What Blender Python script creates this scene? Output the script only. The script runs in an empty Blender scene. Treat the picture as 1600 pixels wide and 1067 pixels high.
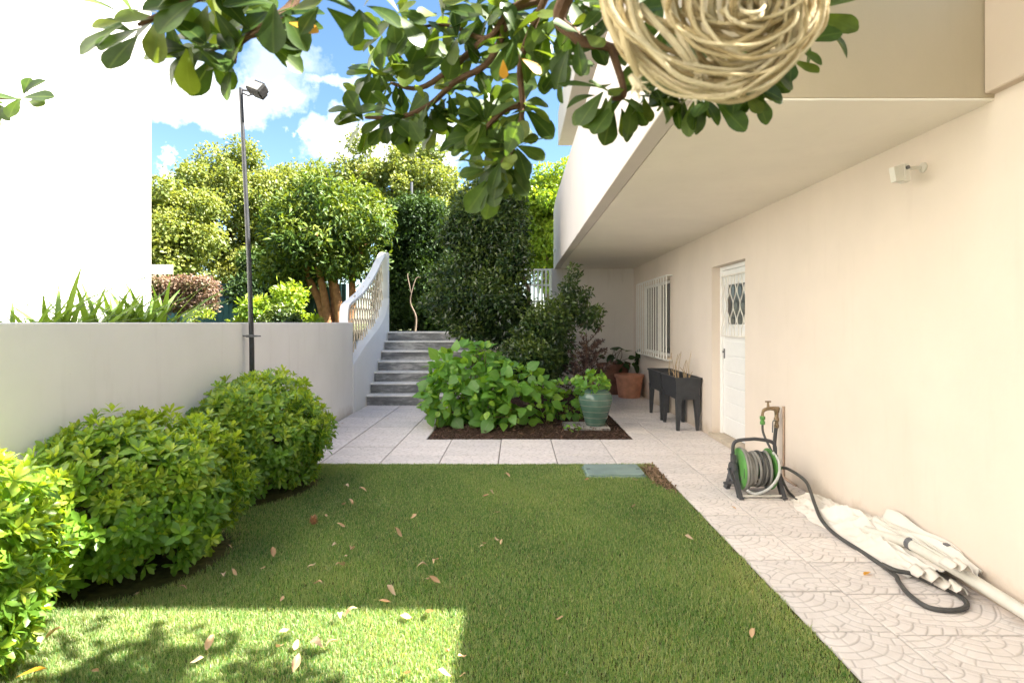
import bpy, math, random
import numpy as np
from mathutils import Vector, Matrix, Euler
R = math.radians
rng = np.random.default_rng(7)
random.seed(7)
scn = bpy.context.scene
C = scn.collection
EYE, F, CX, CY = 1.42, 900.0, 808.0, 504.0

# ---------------------------------------------------------------- camera, sky, sun, exposure
cd = bpy.data.cameras.new('camera'); cam = bpy.data.objects.new('camera', cd); C.objects.link(cam)
cam.location = (0, 0, EYE); cam.rotation_euler = (R(90), 0, 0)
cd.lens = 20.25; cd.sensor_width = 36; cd.shift_x = -0.005; cd.shift_y = -0.01844
cd.clip_end = 2000; cd.clip_start = 0.02
cd.dof.use_dof = True; cd.dof.focus_distance = 5.0; cd.dof.aperture_fstop = 4.2
scn.camera = cam
SUN_EL, SUN_AZ = 50.2, 90.5                     # azimuth measured from +y towards +x
w = bpy.data.worlds.new('World'); scn.world = w; w.use_nodes = True
nt = w.node_tree; N, L = nt.nodes, nt.links
for n in list(N): N.remove(n)
out = N.new('ShaderNodeOutputWorld'); bg = N.new('ShaderNodeBackground')
sky = N.new('ShaderNodeTexSky'); sky.sky_type = 'NISHITA'; sky.sun_disc = False
sky.sun_elevation = R(SUN_EL); sky.sun_rotation = R(SUN_AZ); sky.air_density = 1.0; sky.dust_density = 0.4; sky.ozone_density = 2.0
bg.inputs['Strength'].default_value = 0.052
tc = N.new('ShaderNodeTexCoord')
noi = N.new('ShaderNodeTexNoise'); noi.inputs['Scale'].default_value = 9.0; noi.inputs['Detail'].default_value = 7.0; noi.inputs['Roughness'].default_value = 0.6
L.new(tc.outputs['Generated'], noi.inputs['Vector'])
def vm(op, a, b=None):
    n = N.new('ShaderNodeVectorMath'); n.operation = op
    for i, q in enumerate((a, b)):
        if q is None: continue
        if hasattr(q, 'default_value'): L.new(q, n.inputs[i])
        else: n.inputs[i].default_value = q
    return n.outputs['Value'] if op in ('LENGTH', 'DOT_PRODUCT', 'DISTANCE') else n.outputs[0]
def mm(op, a, b=None, clamp=False):
    n = N.new('ShaderNodeMath'); n.operation = op; n.use_clamp = clamp
    for i, q in enumerate((a, b)):
        if q is None: continue
        if hasattr(q, 'default_value'): L.new(q, n.inputs[i])
        else: n.inputs[i].default_value = q
    return n.outputs[0]
disp = vm('MULTIPLY', vm('SUBTRACT', noi.outputs['Color'], (0.5, 0.5, 0.5)), (0.2, 0.2, 0.2))
dirv = vm('ADD', tc.outputs['Generated'], disp)
def cloud(px, py, hw, hh, gain=1.0):
    c = Vector(((px - CX) / F, 1.0, (CY - py) / F)); k = c.length; c.normalize()
    right = Vector((c.y, -c.x, 0)).normalized(); up = right.cross(c).normalized()
    d = vm('SUBTRACT', dirv, tuple(c))
    a = mm('MULTIPLY', vm('DOT_PRODUCT', d, tuple(right)), F * k / hw)
    b = mm('MULTIPLY', vm('DOT_PRODUCT', d, tuple(up)), F * k / hh)
    q = mm('ADD', mm('MULTIPLY', a, a), mm('MULTIPLY', b, b))
    cc = mm('MULTIPLY', vm('DOT_PRODUCT', dirv, tuple(c)), 1.0)
    m = mm('SUBTRACT', 1.25, q)
    m = mm('MULTIPLY', mm('MAXIMUM', mm('MINIMUM', m, 1.0), 0.0), gain)
    return mm('MULTIPLY', m, mm('GREATER_THAN', cc, 0.0))
mask = None
for cl in ((300, 150, 120, 55, 1), (410, 140, 80, 40, .55), (440, 100, 60, 35, .3), (590, 228, 118, 46, 1), (480, 225, 25, 16, .8),
           (288, 262, 24, 13, .85), (520, 135, 34, 14, .35), (250, 285, 20, 14, .25), (640, 205, 60, 35, .9), (1000, 60, 140, 60, .6),
           (60, 120, 160, 80, .9), (1500, 200, 260, 90, .9)):
    m = cloud(*cl); mask = m if mask is None else mm('MAXIMUM', mask, m)
noi2 = N.new('ShaderNodeTexNoise'); noi2.inputs['Scale'].default_value = 2.6; noi2.inputs['Detail'].default_value = 8.0
L.new(tc.outputs['Generated'], noi2.inputs['Vector'])
gen = mm('MULTIPLY', mm('SUBTRACT', noi2.outputs['Fac'], 0.49), 6.0, True)
sep = N.new('ShaderNodeSeparateXYZ'); L.new(tc.outputs['Generated'], sep.inputs[0])
behind = mm('MULTIPLY', mm('SUBTRACT', 0.62, sep.outputs['Y']), 4.0, True)     # scattered clouds over the rest of the sky too
mask = mm('MAXIMUM', mask, mm('MULTIPLY', gen, mm('MULTIPLY', behind, 0.9)))
mixc = N.new('ShaderNodeMix'); mixc.data_type = 'RGBA'
hs = N.new('ShaderNodeHueSaturation'); hs.inputs['Saturation'].default_value = 1.12; hs.inputs['Value'].default_value = 0.86
L.new(sky.outputs[0], hs.inputs['Color'])
L.new(mask, mixc.inputs['Factor']); L.new(hs.outputs[0], mixc.inputs['A']); mixc.inputs['B'].default_value = (6.6, 6.5, 6.4, 1)
L.new(mixc.outputs['Result'], bg.inputs['Color']); L.new(bg.outputs[0], out.inputs[0])
sl = bpy.data.lights.new('sun', 'SUN'); so = bpy.data.objects.new('sun', sl); C.objects.link(so)
sl.energy = 5.0; sl.angle = R(0.53); sl.color = (1.0, 0.945, 0.86)
so.rotation_euler = (0, R(90 - SUN_EL), R(90 - SUN_AZ)); so.location = (20, 0, 25)
scn.view_settings.view_transform = 'Standard'; scn.view_settings.look = 'None'
scn.view_settings.exposure = 2.84; scn.view_settings.gamma = 1.0; scn.view_settings.use_curve_mapping = False
scn.render.engine = 'CYCLES'
cy = scn.cycles
cy.max_bounces = 10; cy.diffuse_bounces = 6; cy.glossy_bounces = 3; cy.transmission_bounces = 4; cy.transparent_max_bounces = 6
cy.use_denoising = True; cy.sample_clamp_indirect = 6.0; cy.caustics_reflective = False; cy.caustics_refractive = False

# ---------------------------------------------------------------- helpers
def P(px, py, d): return Vector(((px - CX) * d / F, d, EYE - (py - CY) * d / F))
def G(px, py, z=0.0):
    d = (EYE - z) * F / (py - CY); return Vector(((px - CX) * d / F, d, z))
def woff(o):
    v = Vector((0, 0, 0))
    while o is not None: v += o.location; o = o.parent
    return v
def tag(o, label=None, cat=None, group=None, kind=None):
    if label: o['label'] = label
    if cat: o['category'] = cat
    if group: o['group'] = group
    if kind: o['kind'] = kind
    return o
def thing(name, label, cat, loc=(0, 0, 0), group=None, kind=None):
    o = bpy.data.objects.new(name, None); C.objects.link(o); o.location = loc; o.empty_display_size = 0.1
    return tag(o, label, cat, group, kind)
def link(name, me, parent=None):
    o = bpy.data.objects.new(name, me); C.objects.link(o)
    if parent is not None: o.parent = parent
    return o
def copy_tree(o, parent=None):
    c = o.copy(); C.objects.link(c); c.parent = parent
    for ch in list(o.children): copy_tree(ch, c)
    return c

class MB:
    def __init__(s): s.v = []; s.f = []
    def add(s, V, Fc, mat=None):
        b = len(s.v)
        for p in V:
            p = Vector(p)
            if mat is not None: p = mat @ p
            s.v.append(tuple(p))
        for q in Fc: s.f.append(tuple(b + i for i in q))
        return s
    def box(s, lo, hi, bev=0.0, mat=None):
        lo = Vector(lo); hi = Vector(hi); c = (lo + hi) / 2; h = (hi - lo) / 2
        h = Vector((abs(h.x), abs(h.y), abs(h.z)))
        if bev <= 0:
            V = [(c.x + sx * h.x, c.y + sy * h.y, c.z + sz * h.z) for sx in (-1, 1) for sy in (-1, 1) for sz in (-1, 1)]
            return s.add(V, [(0, 1, 3, 2), (4, 6, 7, 5), (0, 4, 5, 1), (2, 3, 7, 6), (0, 2, 6, 4), (1, 5, 7, 3)], mat)
        b = min(bev, min(h) * 0.9); V = []; idx = {}
        for sx in (-1, 1):
            for sy in (-1, 1):
                for sz in (-1, 1):
                    for a in range(3):
                        q = [h.x - b, h.y - b, h.z - b]; q[a] = h[a]
                        idx[(sx, sy, sz, a)] = len(V); V.append((c.x + sx * q[0], c.y + sy * q[1], c.z + sz * q[2]))
        fc = []
        def sg(a, sa, b1, s1, c1, s2):
            k = [0, 0, 0]; k[a] = sa; k[b1] = s1; k[c1] = s2; return tuple(k)
        for a in range(3):
            b1, c1 = (a + 1) % 3, (a + 2) % 3
            for sa in (-1, 1):
                q = [idx[sg(a, sa, b1, i, c1, j) + (a,)] for i, j in ((-1, -1), (1, -1), (1, 1), (-1, 1))]
                fc.append(q if sa > 0 else q[::-1])
            for i in (-1, 1):
                for j in (-1, 1):
                    A, B = sg(a, -1, b1, i, c1, j), sg(a, 1, b1, i, c1, j)
                    q = [idx[A + (b1,)], idx[B + (b1,)], idx[B + (c1,)], idx[A + (c1,)]]
                    fc.append(q if i * j > 0 else q[::-1])
        for sx in (-1, 1):
            for sy in (-1, 1):
                for sz in (-1, 1):
                    q = [idx[(sx, sy, sz, a)] for a in range(3)]
                    fc.append(q if sx * sy * sz > 0 else q[::-1])
        return s.add(V, fc, mat)
    def tube(s, pts, r, n=8, cap=True, closed=False):
        pts = [Vector(p) for p in pts]; m = len(pts)
        rr = [r] * m if not hasattr(r, '__len__') else list(r)
        b = len(s.v); up = None
        for i, p in enumerate(pts):
            t = (pts[(i + 1) % m] - pts[i - 1]) if closed else (pts[min(i + 1, m - 1)] - pts[max(i - 1, 0)])
            if t.length < 1e-9: t = Vector((0, 0, 1))
            t.normalize()
            if up is None:
                up = Vector((0, 0, 1)) if abs(t.z) < 0.9 else Vector((1, 0, 0))
            up = (up - up.dot(t) * t)
            if up.length < 1e-6: up = t.orthogonal()
            up.normalize(); sd = t.cross(up)
            for k in range(n):
                a = 2 * math.pi * k / n
                s.v.append(tuple(p + rr[i] * (math.cos(a) * up + math.sin(a) * sd)))
        for i in range(m if closed else m - 1):
            for k in range(n):
                k2 = (k + 1) % n; i2 = (i + 1) % m
                s.f.append((b + i * n + k, b + i * n + k2, b + i2 * n + k2, b + i2 * n + k))
        if cap and not closed:
            s.f.append(tuple(b + k for k in reversed(range(n)))); s.f.append(tuple(b + (m - 1) * n + k for k in range(n)))
        return s
    def lathe(s, prof, c=(0, 0, 0), n=32, axis='z'):
        b = len(s.v)
        for (r, z) in prof:
            for k in range(n):
                a = 2 * math.pi * k / n
                q = (r * math.cos(a), r * math.sin(a), z) if axis == 'z' else ((z, r * math.cos(a), r * math.sin(a)) if axis == 'x' else (r * math.sin(a), z, r * math.cos(a)))
                s.v.append((c[0] + q[0], c[1] + q[1], c[2] + q[2]))
        for i in range(len(prof) - 1):
            for k in range(n):
                k2 = (k + 1) % n
                s.f.append((b + i * n + k, b + i * n + k2, b + (i + 1) * n + k2, b + (i + 1) * n + k))
        if prof[0][0] > 1e-6: s.f.append(tuple(b + k for k in reversed(range(n))))
        if prof[-1][0] > 1e-6: s.f.append(tuple(b + (len(prof) - 1) * n + k for k in range(n)))
        return s
    def build(s, name, mat, parent=None, smooth=False, local=False):
        me = bpy.data.meshes.new(name)
        o = woff(parent) if (parent is not None and not local) else Vector((0, 0, 0))
        me.from_pydata([(x - o.x, y - o.y, z - o.z) for x, y, z in s.v], [], s.f)
        me.materials.append(mat)
        if smooth: me.polygons.foreach_set('use_smooth', [True] * len(me.polygons)); me.set_sharp_from_angle(angle=R(38))
        me.update()
        return link(name, me, parent)

def catmull(pts, k=6, closed=False):
    pts = [Vector(p) for p in pts]; n = len(pts); o = []
    for i in range(n if closed else n - 1):
        if closed: a, b, c, d = pts[i - 1], pts[i], pts[(i + 1) % n], pts[(i + 2) % n]
        else: a, b, c, d = pts[max(i - 1, 0)], pts[i], pts[i + 1], pts[min(i + 2, n - 1)]
        for j in range(k):
            t = j / k
            o.append(0.5 * ((2 * b) + (c - a) * t + (2 * a - 5 * b + 4 * c - d) * t * t + (3 * b - 3 * c + d - a) * t ** 3))
    if not closed: o.append(pts[-1])
    return o

def np_mesh(name, V, T, mat, attrs=None, smooth=False):
    """mesh from numpy arrays: V (n,3), T (m,3) or (m,4)"""
    me = bpy.data.meshes.new(name); V = np.asarray(V, np.float32); T = np.asarray(T, np.int32); k = T.shape[1]
    me.vertices.add(len(V)); me.vertices.foreach_set('co', V.ravel())
    me.loops.add(T.size); me.loops.foreach_set('vertex_index', T.ravel())
    me.polygons.add(len(T)); me.polygons.foreach_set('loop_start', np.arange(0, T.size, k, dtype=np.int32))
    me.polygons.foreach_set('use_smooth', np.full(len(T), smooth))
    for nme, a in (attrs or {}).items():
        at = me.attributes.new(nme, 'FLOAT', 'POINT'); at.data.foreach_set('value', np.asarray(a, np.float32))
    me.materials.append(mat); me.update(calc_edges=True)
    return me

# ---------------------------------------------------------------- materials
def newmat(name):
    m = bpy.data.materials.new(name); m.use_nodes = True; t = m.node_tree
    b = t.nodes['Principled BSDF']; return m, t, b
def setp(b, rough=0.6, spec=0.5, metal=0.0):
    b.inputs['Roughness'].default_value = rough; b.inputs['Specular IOR Level'].default_value = spec; b.inputs['Metallic'].default_value = metal
def tnoise(t, scale, detail=4, rough=0.55, coord='Object', stretch=None, loc=None):
    c = t.nodes.new('ShaderNodeTexCoord'); n = t.nodes.new('ShaderNodeTexNoise')
    n.inputs['Scale'].default_value = scale; n.inputs['Detail'].default_value = detail; n.inputs['Roughness'].default_value = rough
    if stretch or loc:
        mp = t.nodes.new('ShaderNodeMapping')
        if stretch: mp.inputs['Scale'].default_value = stretch
        if loc: mp.inputs['Location'].default_value = loc
        t.links.new(c.outputs[coord], mp.inputs[0]); t.links.new(mp.outputs[0], n.inputs['Vector'])
    else: t.links.new(c.outputs[coord], n.inputs['Vector'])
    return n.outputs['Fac']
def ramp(t, fac, stops):
    r = t.nodes.new('ShaderNodeValToRGB'); e = r.color_ramp.elements
    while len(e) < len(stops): e.new(0.5)
    for i, (p, c) in enumerate(stops): e[i].position = p; e[i].color = (*c, 1) if len(c) == 3 else c
    t.links.new(fac, r.inputs[0]); return r.outputs[0]
def tmix(t, fac, a, b, mode='MIX'):
    n = t.nodes.new('ShaderNodeMix'); n.data_type = 'RGBA'; n.blend_type = mode
    for k, q in (('Factor', fac), ('A', a), ('B', b)):
        if hasattr(q, 'default_value'): t.links.new(q, n.inputs[k])
        elif k == 'Factor': n.inputs[k].default_value = q
        else: n.inputs[k].default_value = (*q, 1) if len(q) == 3 else q
    return n.outputs['Result']
def tmath(t, op, a, b=None, clamp=False):
    n = t.nodes.new('ShaderNodeMath'); n.operation = op; n.use_clamp = clamp
    for i, q in enumerate((a, b)):
        if q is None: continue
        if hasattr(q, 'default_value'): t.links.new(q, n.inputs[i])
        else: n.inputs[i].default_value = q
    return n.outputs[0]
def bump(t, b, h, strength=0.3, dist=0.01):
    n = t.nodes.new('ShaderNodeBump'); n.inputs['Strength'].default_value = strength; n.inputs['Distance'].default_value = dist
    t.links.new(h, n.inputs['Height']); t.links.new(n.outputs[0], b.inputs['Normal'])
def sub(c, k): return tuple(min(1, x * k) for x in c)
def plain(name, col, rough=0.5, spec=0.5, metal=0.0, var=0.12, scale=14, bmp=0.0, bscale=60):
    m, t, b = newmat(name); setp(b, rough, spec, metal)
    n = tnoise(t, scale, 5)
    t.links.new(ramp(t, n, [(0.3, sub(col, 1 - var)), (0.7, sub(col, 1 + var))]), b.inputs['Base Color'])
    if bmp: bump(t, b, tnoise(t, bscale, 4), bmp, 0.004)
    return m
def plaster(name, col, stain=(0.5, 0.45, 0.38), amt=0.25, patch=0.25, cracks=0.0, splash=0.0):
    m, t, b = newmat(name); setp(b, 0.85, 0.25)
    big = tnoise(t, 0.9, 6, 0.6); mid = tnoise(t, 5, 5, 0.6)
    streak = tnoise(t, 2.0, 5, 0.65, stretch=(4, 4, 0.5))
    c1 = ramp(t, big, [(0.35, sub(col, 0.955)), (0.65, sub(col, 1.03))])
    c2 = tmix(t, tmath(t, 'MULTIPLY', tmath(t, 'SUBTRACT', streak, 0.56, True), amt * 3, True), c1, tuple(x * y for x, y in zip(col, stain)))
    c3 = tmix(t, tmath(t, 'MULTIPLY', tmath(t, 'SUBTRACT', mid, 0.68, True), amt * 3, True), c2, sub(col, 0.75))
    h = tmath(t, 'ADD', tmath(t, 'MULTIPLY', tnoise(t, 2.6, 4, 0.5), patch * 8), tmath(t, 'MULTIPLY', tnoise(t, 90, 3), 0.35))
    h = tmath(t, 'ADD', h, tmath(t, 'MULTIPLY', tnoise(t, 22, 4), 0.5))
    if splash:
        cz = t.nodes.new('ShaderNodeTexCoord'); sz = t.nodes.new('ShaderNodeSeparateXYZ'); t.links.new(cz.outputs['Object'], sz.inputs[0])
        f_ = tmath(t, 'SUBTRACT', tmath(t, 'MULTIPLY', tnoise(t, 3.5, 6, 0.7), 0.42), tmath(t, 'ADD', sz.outputs['Z'], 0.06))
        c3 = tmix(t, tmath(t, 'MULTIPLY', tmath(t, 'MULTIPLY', f_, 7, True), splash), c3, tuple(x * y for x, y in zip(col, (0.62, 0.55, 0.46))))
        c3 = tmix(t, tmath(t, 'MULTIPLY', tmath(t, 'GREATER_THAN', tnoise(t, 38, 2), 0.775), 0.35), c3, sub(col, 0.6))
    if cracks:
        v = t.nodes.new('ShaderNodeTexVoronoi'); v.feature = 'DISTANCE_TO_EDGE'; v.inputs['Scale'].default_value = 1.1
        cc = t.nodes.new('ShaderNodeTexCoord'); ns = t.nodes.new('ShaderNodeTexNoise'); ns.inputs['Scale'].default_value = 4; ns.inputs['Detail'].default_value = 5
        t.links.new(cc.outputs['Object'], ns.inputs['Vector'])
        va = t.nodes.new('ShaderNodeVectorMath'); va.operation = 'ADD'
        t.links.new(cc.outputs['Object'], va.inputs[0]); t.links.new(ns.outputs['Color'], va.inputs[1]); t.links.new(va.outputs[0], v.inputs['Vector'])
        e = tmath(t, 'MULTIPLY', tmath(t, 'SUBTRACT', 0.006, v.outputs['Distance'], True), 160, True)
        e = tmath(t, 'MULTIPLY', e, tmath(t, 'MULTIPLY', tmath(t, 'SUBTRACT', tnoise(t, 1.3, 2, loc=(5, 3, 1)), 0.52, True), 9, True))
        c3 = tmix(t, tmath(t, 'MULTIPLY', e, cracks), c3, sub(col, 0.6))
        h = tmath(t, 'SUBTRACT', h, e)
    t.links.new(c3, b.inputs['Base Color']); bump(t, b, h, 0.22, 0.006)
    return m
def leafmat(name, dark, light, rough=0.42, trans=0.3, tcol=None, rib=None, spec=0.5, under=1.25, noise=0.0):
    m, t, b = newmat(name); setp(b, rough, spec)
    a = t.nodes.new('ShaderNodeAttribute'); a.attribute_name = 'rnd'
    stops = [(0.0, dark), (1.0, light)] if isinstance(dark[0], float) else list(zip(np.linspace(0, 1, len(dark)), dark))
    c = ramp(t, a.outputs['Fac'], stops)
    if noise: c = tmix(t, 1.0, c, ramp(t, tnoise(t, 30, 3), [(0.3, (1 - noise,) * 3), (0.7, (1 + noise,) * 3)]), 'MULTIPLY')
    if rib:
        ar = t.nodes.new('ShaderNodeAttribute'); ar.attribute_name = 'rib'
        c = tmix(t, tmath(t, 'MULTIPLY', tmath(t, 'SUBTRACT', ar.outputs['Fac'], 0.86, True), 6, True), c, rib)
    g = t.nodes.new('ShaderNodeNewGeometry')
    c = tmix(t, g.outputs['Backfacing'], c, tmix(t, 0.35, c, sub(light if isinstance(dark[0], float) else dark[-1], under)))
    t.links.new(c, b.inputs['Base Color'])
    tr = t.nodes.new('ShaderNodeBsdfTranslucent')
    t.links.new(tmix(t, 1.0, c, tcol or (1.5, 1.5, 0.5), 'MULTIPLY'), tr.inputs[0])
    mx = t.nodes.new('ShaderNodeMixShader'); mx.inputs[0].default_value = trans
    t.links.new(b.outputs[0], mx.inputs[1]); t.links.new(tr.outputs[0], mx.inputs[2])
    t.links.new(mx.outputs[0], t.nodes['Material Output'].inputs[0])
    return m

CREAM = (0.70, 0.605, 0.52)
M = {}
M['cream'] = plaster('cream_plaster', CREAM, amt=0.12, patch=0.3, splash=0.55)
M['endcream_shade'] = plaster('end_wall_shaded_plaster', (0.50, 0.41, 0.295), amt=0.15, patch=0.12)  # house cream darkened: the balcony end's shade is put into its colour
M['uppercream_shade'] = plaster('upper_wall_shaded_plaster', (0.58, 0.475, 0.385), amt=0.12, patch=0.12)  # same cream, darker to carry the shade on the near upper wall
M['soffit'] = plaster('soffit_plaster', (0.86, 0.80, 0.71), amt=0.10, patch=0.10)
M['pale'] = plaster('pale_plaster', (0.62, 0.56, 0.52), amt=0.10, patch=0.12)
M['greywall'] = plaster('grey_stained_plaster', (0.68, 0.63, 0.58), amt=0.35, patch=0.15)
M['nbwhite'] = plaster('neighbour_white', (0.72, 0.70, 0.67), amt=0.03, patch=0.05)
M['white'] = plaster('white_plaster', (0.80, 0.79, 0.77), amt=0.06, patch=0.1)
M['garden_wall'] = plaster('garden_wall_plaster', (0.86, 0.835, 0.82), amt=0.22, patch=0.6, splash=0.5)
M['whitepaint'] = plain('white_paint', (0.78, 0.76, 0.72), 0.45, var=0.04)
M['doorpaint'] = plain('door_paint', (0.82, 0.81, 0.79), 0.35, var=0.02)
M['grille'] = plain('grille_paint', (0.74, 0.70, 0.64), 0.5, var=0.06)
M['glass'] = plain('dark_glass', (0.03, 0.035, 0.04), 0.06, 0.6, var=0.2)
M['blackmetal'] = plain('black_painted_metal', (0.022, 0.024, 0.028), 0.45, var=0.3, scale=30)
M['lampmetal'] = plain('lamp_housing', (0.022, 0.022, 0.022), 0.7, 0.2, 0.0, var=0.3, scale=40)
M['thatch'] = plain('lawn_thatch', (0.075, 0.075, 0.03), 0.95, 0.1, var=0.4, scale=25, bmp=0.9, bscale=60)
M['greymetal'] = plain('weathered_metal', (0.16, 0.16, 0.17), 0.45, 0.5, 0.4, var=0.3, scale=40)
M['brass'] = plain('old_brass', (0.28, 0.20, 0.12), 0.5, 0.5, 0.7, var=0.35, scale=60)
M['copper'] = plain('painted_copper', (0.42, 0.30, 0.22), 0.6, var=0.2, scale=20)
M['greyplastic'] = plain('grey_plastic', (0.055, 0.055, 0.06), 0.5, var=0.15)
M['greenplastic'] = plain('green_plastic', (0.10, 0.27, 0.065), 0.4, var=0.12)
M['hose'] = plain('dark_hose', (0.06, 0.058, 0.055), 0.55, var=0.2)
M['hosegrey'] = plain('grey_hose', (0.24, 0.23, 0.21), 0.5, var=0.15)
M['hosepale'] = plain('pale_hose', (0.46, 0.46, 0.44), 0.4, var=0.1)
M['planter'] = plain('anthracite_plastic', (0.032, 0.033, 0.037), 0.55, var=0.2, bmp=0.2, bscale=120)
M['terracotta'] = plain('terracotta', (0.56, 0.26, 0.165), 0.75, 0.3, var=0.18, scale=9, bmp=0.2)
M['oldterracotta'] = plain('old_terracotta', (0.19, 0.09, 0.06), 0.8, 0.3, var=0.25, scale=9, bmp=0.2)
M['soil'] = plain('soil', (0.055, 0.033, 0.022), 0.95, 0.1, var=0.4, scale=30, bmp=0.8, bscale=70)
M['drysoil'] = plain('dry_soil', (0.27, 0.18, 0.115), 0.95, 0.1, var=0.4, scale=25, bmp=0.9, bscale=60)
M['lid'] = plain('grey_green_lid', (0.22, 0.29, 0.26), 0.55, var=0.12, scale=8, bmp=0.15, bscale=150)
M['stone'] = plain('grey_stone', (0.30, 0.28, 0.25), 0.85, var=0.2, scale=12, bmp=0.3)
M['threshold'] = plain('threshold_stone', (0.50, 0.42, 0.33), 0.8, var=0.15, scale=12, bmp=0.3)
M['treadstone'] = plain('tread_marble', (0.80, 0.76, 0.71), 0.6, var=0.18, scale=7, bmp=0.1)
M['stick'] = plain('dry_stick', (0.42, 0.30, 0.17), 0.85, var=0.3, scale=40)
M['bark'] = plain('orange_bark', (0.30, 0.15, 0.07), 0.85, 0.2, var=0.35, scale=12, bmp=0.6, bscale=25)
M['greybark'] = plain('grey_bark', (0.17, 0.13, 0.10), 0.9, 0.2, var=0.35, scale=12, bmp=0.6, bscale=25)
M['twig'] = plain('brown_twig', (0.10, 0.055, 0.03), 0.8, 0.3, var=0.3, scale=40, bmp=0.4, bscale=120)
M['teal'] = plain('teal_fence_paint', (0.06, 0.19, 0.23), 0.5, var=0.2, scale=5)
M['darkgreen'] = plain('dark_green_sheet', (0.02, 0.055, 0.055), 0.5, var=0.2, scale=5)
M['rooftile'] = plain('roof_tiles', (0.35, 0.16, 0.10), 0.8, var=0.2, scale=9)
M['rope'] = plain('cream_rope', (0.62, 0.50, 0.30), 0.9, 0.2, var=0.18, scale=25, bmp=0.6, bscale=300)
m, t, b = newmat('cream_rope'); setp(b, 0.95, 0.1); M['rope'] = m
oi = t.nodes.new('ShaderNodeObjectInfo')
rc = ramp(t, oi.outputs['Random'], [(0, (0.38, 0.29, 0.15)), (.5, (0.53, 0.44, 0.265)), (1, (0.64, 0.56, 0.39))])
rn_ = tnoise(t, 28, 5, .7); rc = tmix(t, tmath(t, 'MULTIPLY', tmath(t, 'SUBTRACT', rn_, .5, True), 1.6, True), rc, (0.36, 0.27, 0.17))
t.links.new(rc, b.inputs['Base Color']); bump(t, b, tmath(t, 'ADD', tnoise(t, 260, 3), tnoise(t, 60, 4)), 0.8, 0.004)
M['clothm'] = plain('ecru_canvas', (0.70, 0.645, 0.58), 0.95, 0.15, var=0.05, scale=6, bmp=0.25, bscale=400)
M['polewhite'] = plain('cream_pole_paint', (0.62, 0.585, 0.52), 0.45, var=0.06)
M['ground'] = plain('distant_ground', (0.09, 0.10, 0.045), 0.95, 0.1, var=0.3, scale=0.6, bmp=0.3)
M['lens'] = plain('lamp_glass', (0.16, 0.16, 0.15), 0.15, 0.6, var=0.1)
M['latticeclay'] = plain('lattice_clay', (0.66, 0.55, 0.42), 0.8, 0.3, var=0.15, scale=14, bmp=0.2)
m, t, b = newmat('grey_marble'); setp(b, 0.45, 0.5); M['marble'] = m
mv = tnoise(t, 1.6, 7, 0.62, stretch=(1.0, 1.0, 4.5))
mv2 = tnoise(t, 9, 5, 0.6, stretch=(1.0, 1.0, 3.0))
t.links.new(ramp(t, tmath(t, 'ADD', tmath(t, 'MULTIPLY', mv, .7), tmath(t, 'MULTIPLY', mv2, .3)), [(0.38, (0.12, 0.115, 0.115)), (0.5, (0.22, 0.215, 0.21)), (0.60, (0.46, 0.44, 0.42))]), b.inputs['Base Color'])
m, t, b = newmat('tile_concrete'); setp(b, 0.9, 0.2); M['tile'] = m
a_ = t.nodes.new('ShaderNodeAttribute'); a_.attribute_name = 'rnd'
oi = t.nodes.new('ShaderNodeObjectInfo')
base = ramp(t, tnoise(t, 6, 6, 0.65), [(0.3, (0.67, 0.60, 0.56)), (0.7, (0.78, 0.715, 0.68))])
base = tmix(t, 1.0, base, ramp(t, oi.outputs['Random'], [(0, (0.92, 0.92, 0.92)), (1, (1.05, 1.04, 1.03))]), 'MULTIPLY')
gn = tnoise(t, 1.1, 5, 0.6, coord='Generated')
base = tmix(t, tmath(t, 'MULTIPLY', tmath(t, 'SUBTRACT', tnoise(t, 45, 4, 0.7), 0.6, True), 2.2, True), base, (0.33, 0.28, 0.23))
base = tmix(t, tmath(t, 'MULTIPLY', a_.outputs['Fac'], 0.55), base, (0.22, 0.19, 0.17))
t.links.new(base, b.inputs['Base Color']); bump(t, b, tnoise(t, 110, 4), 0.35, 0.003)
m, t, b = newmat('green_glaze'); setp(b, 0.16, 0.55); M['glaze'] = m
c_ = t.nodes.new('ShaderNodeTexCoord'); sx = t.nodes.new('ShaderNodeSeparateXYZ'); t.links.new(c_.outputs['Object'], sx.inputs[0])
fr = tmath(t, 'FRACT', tmath(t, 'ADD', tmath(t, 'MULTIPLY', sx.outputs['Z'], 12.5), tmath(t, 'MULTIPLY', tnoise(t, 3, 2), 0.25)))
line = tmath(t, 'LESS_THAN', tmath(t, 'ABSOLUTE', tmath(t, 'SUBTRACT', fr, 0.5)), 0.045)
col = ramp(t, tnoise(t, 7, 5), [(0.3, (0.055, 0.11, 0.085)), (0.7, (0.10, 0.17, 0.13))])
chip = tmath(t, 'GREATER_THAN', tnoise(t, 5.5, 3, loc=(2.3, 1.1, 0.4)), 0.73)
col = tmix(t, tmath(t, 'MULTIPLY', line, 0.4), col, (0.42, 0.36, 0.27)); col = tmix(t, chip, col, (0.5, 0.42, 0.33))
t.links.new(col, b.inputs['Base Color'])

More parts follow.
